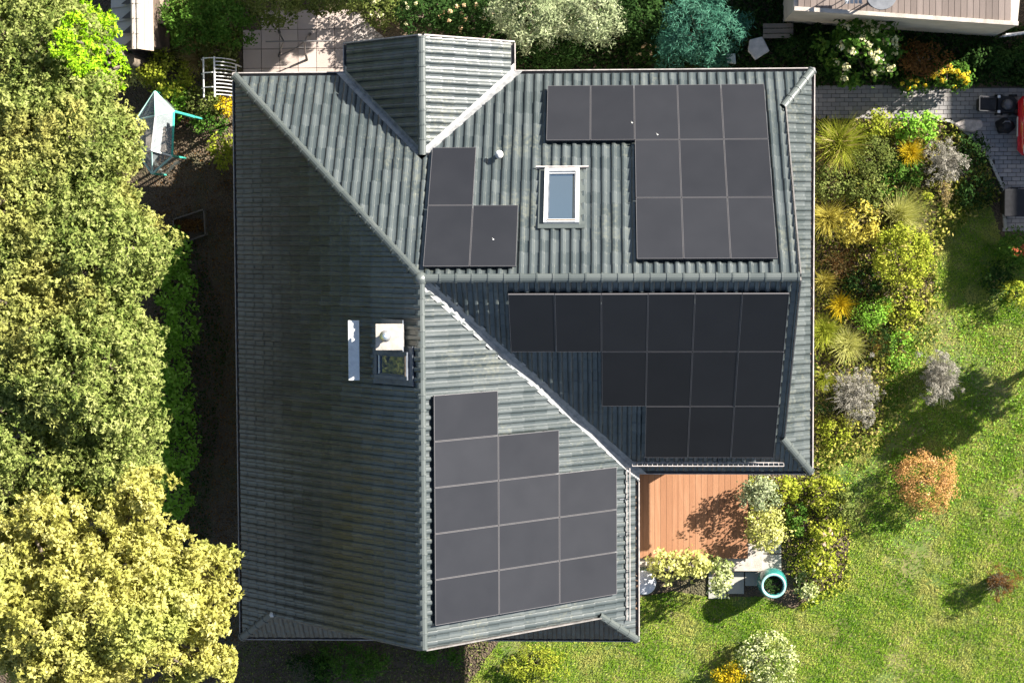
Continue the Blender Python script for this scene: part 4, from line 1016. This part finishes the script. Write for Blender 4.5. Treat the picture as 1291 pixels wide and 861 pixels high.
# greenhouse
teal = surf('teal_frame', (.03, .30, .22), (.06, .42, .32), 5, .5); pale_teal = surf('pale_teal_frame', (.30, .52, .46), (.45, .64, .58), 5, .5)
gh = empty('greenhouse', G(194, 168)); tag(gh, 'teal framed glass greenhouse with open door, next to big tree', 'greenhouse'); ginv = Matrix.Translation(-Vector(gh.location))
zw, zr = 1.55, 2.15
hexp = [(195, 116), (219, 141), (217, 197), (192, 219), (165, 182), (171, 152)]
E6 = [G(x, y, zw) for x, y in hexp]; r0, r1 = G(196, 146, zr), G(191, 190, zr)
gm = glassy('greenhouse_glass', (.26, .29, .30), .5); gm2 = glassy('greenhouse_wall_glass', (.45, .52, .5), .35)
tops = [r0, r0, r1, r1, r1, r0]
for i in range(6):
    j = (i + 1) % 6; P = [E6[i], E6[j], tops[j], tops[i]]
    if (P[2] - P[3]).length < 1e-4: P = P[:3]
    cuts = 2 if len(P) == 4 else 1
    for k in range(cuts):
        if cuts == 2: Q = [P[0].lerp(P[1], k / 2), P[0].lerp(P[1], (k + 1) / 2), P[3].lerp(P[2], (k + 1) / 2), P[3].lerp(P[2], k / 2)]
        else: Q = P
        mb = MB(); nq = len(Q); mb.add([q for q in Q] + [q - Vector((0, 0, .008)) for q in Q], [tuple(range(nq)), tuple(range(2 * nq - 1, nq - 1, -1))]); dsub(mb, 'roof_pane', gm, gh, ginv)
    base = [Vector((E6[i].x, E6[i].y, .02)), Vector((E6[j].x, E6[j].y, .02))]
    mb = MB(); mb.add([base[0], base[1], E6[j], E6[i]], [(0, 1, 2, 3)])
    if i != 1: dsub(mb, 'wall_pane', gm2, gh, ginv)
    mb = MB(); mb.tube([E6[i], E6[j]], .03, 6); dsub(mb, 'eave_bar', teal if i in (1, 4) else pale_teal, gh, ginv)
    mb = MB(); mb.tube([E6[i], tops[i]], .022, 6); dsub(mb, 'rafter', pale_teal, gh, ginv)
    mb = MB(); mb.tube([base[0], E6[i]], .028, 6); dsub(mb, 'post', teal, gh, ginv)
mb = MB(); mb.tube([r0, r1], .025, 6); dsub(mb, 'ridge_bar', M['white'], gh, ginv)
mb = MB(); mb.tube([G(167, 180, zw + .08), G(191, 190, zr + .03), G(216, 197, zw + .08)], .02, 6); dsub(mb, 'crossbar', M['white'], gh, ginv)
hinge = G(220, 141, 1.5); dend = G(246, 148, 1.4)
mb = MB()
for z in (.1, .8, 1.5): mb.tube([Vector((hinge.x, hinge.y, z)), Vector((dend.x, dend.y, z))], .035, 6)
for q in (hinge, dend): mb.tube([Vector((q.x, q.y, .05)), Vector((q.x, q.y, 1.53))], .03, 6)
dsub(mb, 'door', teal, gh, ginv)
# staging inside
mb = MB(); c_ = G(196, 170, .5); mb.box((c_.x, c_.y, .5), (.5, .9, .06)); mb.box((c_.x, c_.y, .25), (.4, .8, .5)); dsub(mb, 'staging', M['concrete'], gh, ginv)
# shed
shd = empty('garden_shed', G(168, 30)); tag(shd, 'small shed with pale overlapping roof sheets and bright ridge caps', 'shed'); hinv = Matrix.Translation(-Vector(shd.location))
zr, ze = 2.9, 2.3
yS = G(170, 62, zr).y; yN = yS + 3.2
xr_ = G(172, 40, zr).x; xl = G(141, 40, ze).x; xe = G(194, 40, ze).x
mb = MB(); mb.prism([(xl + .1, yS + .15), (xe - .1, yS + .15), (xe - .1, yN), (xl + .1, yN)], 0, ze - .12); dsub(mb, 'wall', surf('shed_wood', (.06, .04, .03), (.12, .085, .06), 5, .9), shd, hinv)
mb = MB(); mb.add([(xl + .1, yS + .15, ze - .12), (xe - .1, yS + .15, ze - .12), (xr_, yS + .15, zr - .1), (xl + .1, yS + .2, ze - .12), (xe - .1, yS + .2, ze - .12), (xr_, yS + .2, zr - .1)], [(0, 1, 2), (5, 4, 3), (0, 2, 5, 3), (1, 4, 5, 2), (0, 3, 4, 1)]); dsub(mb, 'gable_board', surf('shed_gable', (.05, .035, .025), (.1, .07, .05), 5, .9), shd, hinv)
sheetm = piece_mat('fibre_sheet', [(.26, .25, .235), (.33, .315, .295), (.4, .38, .355)], .9, 3, .5, .3, 30)
nsh = 9; step = (yN - yS) / nsh
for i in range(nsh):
    y = yS + i * step; t_ = .055
    mb = MB(); mb.add([(xl, y, ze + t_), (xl, y + step + .05, ze), (xr_, y + step + .05, zr), (xr_, y, zr + t_), (xl, y, ze - .0 + .02), (xl, y + step + .05, ze - .03), (xr_, y + step + .05, zr - .03), (xr_, y, zr + .02)],
                      [(0, 3, 2, 1), (4, 5, 6, 7), (0, 4, 7, 3), (0, 1, 5, 4), (2, 3, 7, 6), (1, 2, 6, 5)]); dsub(mb, 'roof_sheet', sheetm, shd, hinv)
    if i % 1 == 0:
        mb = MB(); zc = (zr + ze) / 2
        mb.add([(xr_ - .03, y + .02, zr + .16), (xr_ - .03, y + .3, zr + .05), (xr_ - .42, y + .05, zr - .18), (xr_ - .03, y + .04, zr + .06), (xr_ - .03, y + .28, zr + .0), (xr_ - .40, y + .06, zr - .22)], [(0, 1, 2), (5, 4, 3), (0, 2, 5, 3), (1, 4, 5, 2), (0, 3, 4, 1)]); dsub(mb, 'shade_wedge', plain('shade_wedge_dark', (.03, .03, .032), .7), shd, hinv)  # near-black wedges stand in for the scalloped shadows on the roof sheets
bdm = piece_mat('shed_board', [(.22, .17, .12), (.31, .25, .19), (.4, .33, .26)], .85, 5, .5, .3)
nb = 4
for i in range(nb):
    f0, f1 = i / nb, (i + 1) / nb - .02
    xa_, xb_ = xr_ + (xe - xr_) * f0, xr_ + (xe - xr_) * f1; z0_, z1_ = zr + (ze - zr) * f0, zr + (ze - zr) * f1
    mb = MB(); mb.add([(xa_, yS, z0_ + .03), (xb_, yS, z1_ + .05), (xb_, yN, z1_ + .05), (xa_, yN, z0_ + .03), (xa_, yS, z0_), (xb_, yS, z1_), (xb_, yN, z1_), (xa_, yN, z0_)], [(0, 1, 2, 3), (7, 6, 5, 4), (0, 4, 5, 1), (1, 5, 6, 2), (2, 6, 7, 3), (3, 7, 4, 0)]); dsub(mb, 'roof_board', bdm, shd, hinv)
for dx in (-.05, .07):
    y = yS - .01
    while y < yN:
        mb = MB(); mb.tube([(xr_ + dx, y, zr + .07), (xr_ + dx, y + .36, zr + .075)], [.075, .066], 10); dsub(mb, 'ridge_cap', M['concrete'], shd, hinv, smooth=False); y += .37
# timber rack beside the shed
rk = empty('timber_rack', G(199, 15)); tag(rk, 'narrow timber rack leaning along the shed', 'rack'); kinv = Matrix.Translation(-Vector(rk.location))
p = G(204, 30, 1.2); q = G(196, 18, 1.2)
mb = MB(); mb.box((p.x, p.y + 1.2, 1.2), (.08, 2.4, .1)); dsub(mb, 'rail', bdm, rk, kinv)
mb = MB(); mb.box(((p.x + xe) / 2, p.y + .1, 1.22), (p.x - xe + .1, .08, .08)); dsub(mb, 'rail', bdm, rk, kinv)
for yy in (.05, 2.3):
    mb = MB(); mb.box((p.x, p.y + yy, .57), (.08, .08, 1.15)); dsub(mb, 'post', bdm, rk, kinv)
# raised bed and cold frame on the west strip
bedw = piece_mat('old_plank', [(.10, .08, .06), (.15, .125, .1), (.2, .17, .14)], .9, 5, .5, .3)
rb = empty('raised_bed', G(245, 285)); tag(rb, 'small plank-edged raised bed full of brown leaves', 'raised bed'); rinv = Matrix.Translation(-Vector(rb.location))
cs_ = [G(218, 277, .2), G(257, 264, .2), G(259, 296, .2), G(222, 309, .2)]
for i in range(4):
    a, b = cs_[i], cs_[(i + 1) % 4]; d = b - a
    mb = MB(); mb.box(((a + b) / 2).to_tuple()[:2] + (.12,), (d.length + .03, .035, .24), math.atan2(d.y, d.x)); dsub(mb, 'edge_plank', bedw, rb, rinv)
mb = MB(); mb.add([(c.x, c.y, .12) for c in cs_], [(3, 2, 1, 0)]); dsub(mb, 'soil', M['soil'], rb, rinv)
V, F = leaf_geo(np.concatenate([rs.uniform([cs_[0].x, cs_[2].y + .1], [cs_[2].x, cs_[0].y], (420, 2)), rs.uniform(.13, .2, (420, 1))], 1), unit(rs.normal(size=(420, 3)) * .5 + [0, 0, 1]), rs, .07, .045)
o = link('fallen_leaves', np_mesh('fallen_leaves', V, F, rs.uniform(0, 1, 420)), lf_rust); o.parent = rb; o.matrix_parent_inverse = rinv
cf = empty('cold_frame', G(190, 285)); tag(cf, 'narrow teal cold frame in shade under the trees', 'cold frame'); cinv = Matrix.Translation(-Vector(cf.location))
a, b = G(182, 268, .9), G(187, 306, .9)
mb = MB(); mb.tube([a, b], .035, 6); mb.tube([a, G(190, 276, .9)], .03, 6); mb.tube([Vector((a.x, a.y, 0)), a], .03, 6); mb.tube([Vector((b.x, b.y, 0)), b], .03, 6); dsub(mb, 'frame', surf('dull_teal', (.12, .24, .24), (.2, .34, .34), 5, .6), cf, cinv)
mb = MB(); mb.add([(a.x, a.y, 0), (b.x, b.y, 0), b, a], [(0, 1, 2, 3)]); dsub(mb, 'pane', gm2, cf, cinv)

# ------------------------------------------------------------------ north border odds and ends
st1 = MB(); pp = GP([(944, 52), (960, 48), (969, 66), (951, 77), (942, 66)]); st1.prism(pp[::-1], .0, .34)
tag(st1.build('flagstone', surf('flagstone', (.36, .35, .34), (.5, .48, .47), 6, .9, .4), bevel=.02), 'pale angular flagstone behind the north gutter', 'stone')
st1 = MB(); pp = GP([(915, 70), (926, 69), (927, 82), (915, 80)]); st1.prism(pp[::-1], .0, .32)
tag(st1.build('flagstone', surf('flagstone_blue', (.25, .3, .3), (.36, .42, .42), 6, .9, .4), bevel=.02), 'small bluish flagstone beside the blue-green conifer', 'stone')
bench = empty('garden_bench', G(982, 38)); tag(bench, 'dark weathered wooden bench in the north border', 'bench'); binv = Matrix.Translation(-Vector(bench.location))
a = G(962, 33, .45); b = G(1000, 40, .45)
for k in range(3):
    y = a.y - k * .13; mb = MB(); mb.box(((a.x + b.x) / 2, y, .45), (b.x - a.x, .11, .035)); dsub(mb, 'seat_slat', bedw, bench, binv)
for x in (a.x + .06, b.x - .06):
    for y in (a.y, a.y - .26): mb = MB(); mb.box((x, y, .216), (.06, .06, .432)); dsub(mb, 'leg', bedw, bench, binv)

# neighbour's building with roof terrace
ZT = 2.95
nb_ = empty('terrace_building', G(1150, 0)); tag(nb_, 'cream walled neighbouring building with plank roof terrace', 'building'); ninv = Matrix.Translation(-Vector(nb_.location))
tl = G(1003, 12, ZT); tr_ = G(1291, 40, ZT)
BX0, BX1 = G(1001, 10, ZT).x, G(1283, 35, ZT).x; BYl, BYr = G(1003, 13, ZT).y, G(1283, 32, ZT).y
NY = 12
mb = MB(); mb.prism([(BX0, BYl), (BX1, BYr), (BX1 + 1.0, NY), (BX0, NY)], 0, ZT - .05)
dsub(mb, 'wall', surf('cream_wall', (.36, .32, .26), (.46, .41, .345), 2, .9, .15, 40), nb_, ninv)
def byl(x): return BYl + (BYr - BYl) * (x - BX0) / (BX1 - BX0)
tm = piece_mat('terrace_plank', [(.09, .07, .06), (.14, .11, .095), (.2, .16, .14)], .85, 3, .5, .25, 30, stretch=(5, .7, 1))
npk = int((BX1 - BX0 - .12) / .15)
for i in range(npk):
    x = BX0 + .1 + (i + .5) * .15; y_ = byl(x) + .09; L_ = 6.0
    mb = MB(); mb.box((x, y_ + L_ / 2, ZT + .014), (.14, L_, .028)); dsub(mb, 'plank', tm, nb_, ninv)
mb = MB(); d = Vector((BX1 - BX0, BYr - BYl, 0)); mb.box(((BX0 + BX1) / 2, (BYl + BYr) / 2 + .03, ZT + .02), (d.length, .1, .16), math.atan2(d.y, d.x)); dsub(mb, 'parapet', M['concrete'], nb_, ninv)
# table and chair on the terrace
tb = empty('terrace_table', G(1106, -2, ZT)); tb.location.z = ZT + .03; tag(tb, 'round grey table on the neighbour terrace', 'table')
mb = MB(); mb.lathe([(.0, .70), (.36, .70), (.37, .715), (.36, .73), (.0, .735)], n=24); mb.build('table_top', surf('table_grey', (.1, .105, .115), (.16, .165, .175), 6, .5), tb, smooth=False)
mb = MB(); mb.tube([(0, 0, .05), (0, 0, .7)], .03, 8); mb.build('pedestal', M['darkframe'], tb)
mb = MB(); mb.lathe([(.0, .0), (.22, 0), (.2, .04), (.03, .06)], n=16); mb.build('base', M['darkframe'], tb)
cr_ = empty('terrace_chair', G(1093, 0, ZT)); cr_.location = (tb.location.x - .62, tb.location.y + .02, ZT + .03); tag(cr_, 'grey metal chair beside the round terrace table', 'chair')
cm = surf('chair_grey', (.25, .26, .28), (.34, .35, .37), 6, .5)
mb = MB()
for k in range(4): mb.box((-.15 + k * .1, 0, .44), (.08, .4, .02))
mb.build('seat', cm, cr_)
mb = MB()
for k in range(3): mb.box((-.22, 0, .56 + k * .12), (.02, .4, .07))
mb.build('backrest', cm, cr_)
for x in (-.21, .2):
    for y in (-.19, .19): mb = MB(); mb.tube([(x, y, 0), (x, y, .85 if x < 0 else .44)], .013, 6); mb.build('leg', cm, cr_)
# white railing stub right of the building
rl = empty('railing', G(1275, 45)); tag(rl, 'short white railing by the terrace building corner', 'railing'); rinv2 = Matrix.Translation(-Vector(rl.location))
a, b = G(1268, 44, .9), G(1300, 40, .9)
for z in (.9, .5): mb = MB(); mb.tube([Vector((a.x, a.y, z)), Vector((b.x, b.y, z))], .025, 6); dsub(mb, 'rail', M['white'], rl, rinv2)
for k in range(6): q = a.lerp(b, k / 5); mb = MB(); mb.tube([Vector((q.x, q.y, 0)), Vector((q.x, q.y, .9))], .018, 6); dsub(mb, 'baluster', M['white'], rl, rinv2)

# ------------------------------------------------------------------ driveway: mower, bag, car, bin, boulder
black = surf('black_plastic', (.007, .007, .008), (.014, .014, .016), 8, .6, spec=.25)
lw = empty('lawn_mower', G(1256, 133)); tag(lw, 'black lawn mower with grey hubbed wheels parked on the driveway', 'lawn mower')
mb = MB(); mb.prism([(-.02, -.22), (.42, -.22), (.5, -.12), (.5, .12), (.42, .22), (-.02, .22)], .09, .24); mb.build('mower_deck', black, lw, bevel=.03)
mb = MB(); mb.lathe([(.15, .24), (.15, .34), (.11, .39), (.0, .40)], (.24, 0, 0), 14); mb.build('engine', surf('engine_grey', (.03, .03, .032), (.07, .07, .075), 10, .5), lw, smooth=True)
mb = MB(); mb.box((-.32, 0, .28), (.5, .34, .3)); mb.build('grass_box', black, lw, bevel=.05)
hubm = plain('wheel_hub', (.42, .42, .42), .5)
for x in (.04, .42):
    for y in (-.25, .25):
        r_ = .11
        wv = MB(); wv.tube([(x, y - .025, r_), (x, y + .025, r_)], r_, 16); wo = wv.build('wheel', black, lw)
        hv = MB(); hv.tube([(x, y + (-.033 if y < 0 else .033), r_), (x, y, r_)], .055, 10); hv.build('hub', hubm, wo)
mb = MB()
for y in (-.19, .19): mb.tube([(.02, y, .2), (-.3, y, .62), (-.62, y, .9)], .014, 6)
mb.tube([(-.62, -.19, .9), (-.62, .19, .9)], .016, 6); mb.build('handle', M['darkframe'], lw)
mb = MB(); mb.box((-.03, .2, .5), (.07, .07, .06)); mb.box((-.03, -.2, .5), (.07, .07, .06)); mb.build('handle_knobs', hubm, lw)
lw.scale = (.95, .95, .95)
bgp = base_at(1267, 159, .2); bag = empty('garden_bag', bgp); tag(bag, 'slumped black garden bag beside the lawn mower', 'bag')
rsb = nrs(); bv = MB(); bv.lathe([(.0, .0), (.2, .0), (.24, .1), (.22, .25), (.16, .36), (.1, .38), (.13, .42), (.0, .40)], n=18)
bv.v = [(x * (1 + .18 * math.sin(3 * math.atan2(y, x) + z * 9)), y * (.85 + .12 * math.sin(5 * math.atan2(y, x))), z) for x, y, z in bv.v]; bv.build('bag_body', black, bag, smooth=True)
hd = MB(); hd.tube([(-.1, .05, .38), (-.06, .1, .5), (.06, .1, .5), (.1, .05, .38)], .012, 6); hd.build('handle', plain('grey_strap', (.12, .12, .13), .8), bag)
# boulder with plants
bl = base_at(1207, 163, .15)
bb = MB(); bb.prism([(q - bl).to_tuple()[:2] for q in GP([(1200, 157), (1214, 151), (1236, 152), (1238, 161), (1227, 168), (1211, 166)])][::-1], 0, .24)
bo = bb.build('boulder', surf('boulder', (.22, .19, .17), (.36, .32, .29), 7, .95, .5, 20), bevel=.05); bo.location = bl; tag(bo, 'pale flat boulder at the bend of the driveway kerb', 'boulder')
# black bin
bnp = base_at(1277, 256, .6); bn = empty('wheeled_bin', bnp); tag(bn, 'black wheeled bin at the driveway edge', 'bin')
mb = MB(); mb.add([(-.22, -.25, .06), (.22, -.25, .06), (.22, .25, .06), (-.22, .25, .06), (-.28, -.33, .95), (.28, -.33, .95), (.28, .33, .95), (-.28, .33, .95)], [(3, 2, 1, 0), (4, 5, 6, 7), (0, 1, 5, 4), (1, 2, 6, 5), (2, 3, 7, 6), (3, 0, 4, 7)]); mb.build('body', black, bn, bevel=.02)
mb = MB(); mb.box((0, 0, .985), (.6, .7, .06)); mb.build('lid', black, bn, bevel=.02)
for x in (-.2, .2): mb = MB(); mb.tube([(x - .02, .3, .1), (x + .02, .3, .1)], .1, 14); mb.build('wheel', black, bn)
mb = MB(); mb.tube([(-.2, .38, .93), (.2, .38, .93)], .015, 6); mb.build('handle', black, bn)
# kerb of the driveway bend
kp = GP([(1180, 151), (1198, 153), (1222, 171), (1247, 201), (1262, 233), (1267, 288)]); kb = empty('kerb', (0, 0, 0)); tag(kb, 'grey kerb stones edging the driveway bend', 'kerb', kind='structure')
for a, b in zip(kp[:-1], kp[1:]):
    nseg = max(1, round((b - a).length / .3)); d = (b - a)
    for k in range(nseg):
        q = a.lerp(b, (k + .5) / nseg); mb = MB(); mb.box((q.x, q.y, .05), (d.length / nseg - .012, .07, .1), math.atan2(d.y, d.x)); mb.build('kerb_stone', slabm, kb)
# red car, nose just inside the picture
car = empty('parked_car', G(1285, 160)); tag(car, 'red car parked with its nose at the driveway', 'car')
car.location.x = G(1284, 160, .5).x
red = plain('red_paint', (.42, .012, .02), .25, 0, .5, 1.0)
secs = [(0.0, .30, .62, .28, .52), (.10, .62, .74, .22, .64), (.45, .82, .86, .2, .80), (1.05, .87, .88, .2, .92), (1.2, .88, .88, .2, .95), (3.6, .88, .88, .2, .98), (3.95, .84, .85, .24, .95), (4.1, .74, .78, .3, .8)]
mb = MB(); n = 9
for x, wt, wm, z0_, z1_ in secs:
    prof_ = [(-wm * .92, z0_), (-wm, z0_ + .12), (-wm, (z0_ + z1_) / 2), (-wt * .95, z1_ - .05), (0, z1_ + .03), (wt * .95, z1_ - .05), (wm, (z0_ + z1_) / 2), (wm, z0_ + .12), (wm * .92, z0_)]
    for y, z in prof_: mb.v.append((x, y, z))
for i in range(len(secs) - 1):
    for k in range(n - 1): mb.f.append((i * n + k, i * n + k + 1, (i + 1) * n + k + 1, (i + 1) * n + k))
    mb.f.append((i * n + n - 1, i * n, (i + 1) * n, (i + 1) * n + n - 1))
mb.f.append(tuple(range(n))[::-1]); mb.f.append(tuple((len(secs) - 1) * n + k for k in range(n)))
mb.build('body', red, car, smooth=True)
mb = MB(); n = 6
for x, wt, wb, z1_ in [(1.05, .70, .74, .94), (1.75, .56, .74, 1.42), (2.9, .56, .74, 1.44), (3.75, .62, .72, .98)]:
    for y, z in [(-wb, .9), (-wt, z1_), (-wt * .4, z1_ + .03), (wt * .4, z1_ + .03), (wt, z1_), (wb, .9)]: mb.v.append((x, y, z))
for i in range(3):
    for k in range(n - 1): mb.f.append((i * n + k, i * n + k + 1, (i + 1) * n + k + 1, (i + 1) * n + k))
mb.build('windows', plain('car_glass', (.015, .018, .02), .05, 0, .8, .5), car)
mb = MB(); mb.box((2.3, 0, 1.475), (1.1, .95, .03)); mb.build('roof', red, car, bevel=.012)
for x in (.75, 3.3):
    for y in (-.8, .8):
        mb = MB(); mb.tube([(x, y - .1, .31), (x, y + .1, .31)], .31, 20); wo = mb.build('wheel', black, car); hv = MB(); hv.tube([(x, y + (.105 if y > 0 else -.105), .31), (x, y, .31)], .2, 14); hv.build('rim', hubm, wo)
for y in (-.6, .6): mb = MB(); mb.box((.19, y, .62), (.16, .24, .1)); mb.build('headlight', plain('lamp_lens', (.6, .62, .65), .1), car, bevel=.03)
mb = MB(); mb.box((-.012, -.02, .42), (.012, .5, .11)); mb.build('number_plate', M['white'], car)
# neighbour's house further east (its shadow lies across the driveway and lawn edge)
nh = empty('gabled_house', (29.6, 7, 0)); tag(nh, 'neighbouring gabled house east of the driveway', 'house'); nhinv = Matrix.Translation(-Vector(nh.location))
HX, HY0, HY1, hw, hz, hr = 29.6, 1.0, 13.5, 3.4, 3.7, 7.6
mb = MB(); mb.add([(HX - hw, HY0, 0), (HX + hw, HY0, 0), (HX + hw, HY0, hz), (HX, HY0, hr), (HX - hw, HY0, hz), (HX - hw, HY1, 0), (HX + hw, HY1, 0), (HX + hw, HY1, hz), (HX, HY1, hr), (HX - hw, HY1, hz)],
      [(0, 1, 2, 3, 4), (9, 8, 7, 6, 5), (0, 5, 6, 1), (1, 6, 7, 2), (2, 7, 8, 3), (3, 8, 9, 4), (4, 9, 5, 0)]); dsub(mb, 'wall', M['wall'], nh, nhinv)
for sx in (-1, 1):
    a = Vector((HX, HY0 - .2, hr + .08)); b = Vector((HX + sx * (hw + .3), HY0 - .2, hz - .35 + .08)); L_ = Vector((0, HY1 - HY0 + .4, 0)); t_ = Vector((0, 0, -.07))
    P = [a, b, b + L_, a + L_]; mb = MB(); mb.add(P + [p + t_ for p in P], [(0, 1, 2, 3), (7, 6, 5, 4), (0, 4, 5, 1), (1, 5, 6, 2), (2, 6, 7, 3), (3, 7, 4, 0)]); dsub(mb, 'roof', M['ridge'], nh, nhinv)

# bird droppings on three panels (parts of the panel they lie on)
drop = plain('dropping', (.6, .6, .56), .8)
for px, py in [(797, 155), (829, 170), (622, 302)]:
    best = None
    for o in list(col.objects):
        if o.name.startswith('solar_panel'):
            mw = o.matrix_basis; nrm = mw.to_3x3() @ Vector((0, 0, 1)); c0 = mw.translation + nrm * .019
            d = R @ Vector(((px - 645.5) / FPX, -(py - 430.5) / FPX, -1)); t = (c0 - CAM).dot(nrm) / d.dot(nrm); q = mw.inverted() @ (CAM + d * t)
            if abs(q.x) < PW / 2 - .03 and abs(q.y) < PL / 2 - .03: best = (o, q)
    if best:
        o, q = best; mb = MB()
        mb.lathe([(.0, .003), (.011, .002), (.018, .0)], (q.x, q.y, .019), 7); mb.lathe([(.0, .002), (.008, .0)], (q.x + .02, q.y - .04, .019), 5); mb.build('bird_dropping', drop, o)
# leaves caught in the gutters
Ps = []
for (x0_, y0_, x1_, y1_, n_) in [(.07, -.3, .07, Y2 + .2, 420), (X1 - .07, Y1 - .2, X1 - .07, Y2 + .2, 60), (X2 - .07, -.3, X2 - .07, Y1 + .3, 70), (.3, Y2 + .07, X1 - .3, Y2 + .07, 70)]:
    t = rs.uniform(0, 1, n_); Ps.append(np.stack([x0_ + (x1_ - x0_) * t + rs.normal(0, .025, n_), y0_ + (y1_ - y0_) * t + rs.normal(0, .025, n_), ZE - .02 + rs.uniform(0, .03, n_)], 1))
Pq = np.concatenate(Ps); V, F = leaf_geo(Pq, unit(rs.normal(size=Pq.shape) * .5 + [0, 0, 1]), rs, .07, .045)
o = link('gutter_leaves', np_mesh('gutter_leaves', V, F, rs.uniform(0, 1, len(Pq))), leafmat('leaf_dead', [(.12, .07, .05), (.26, .18, .13), (.4, .3, .22)])); hchild(o); tag(o, kind='stuff')
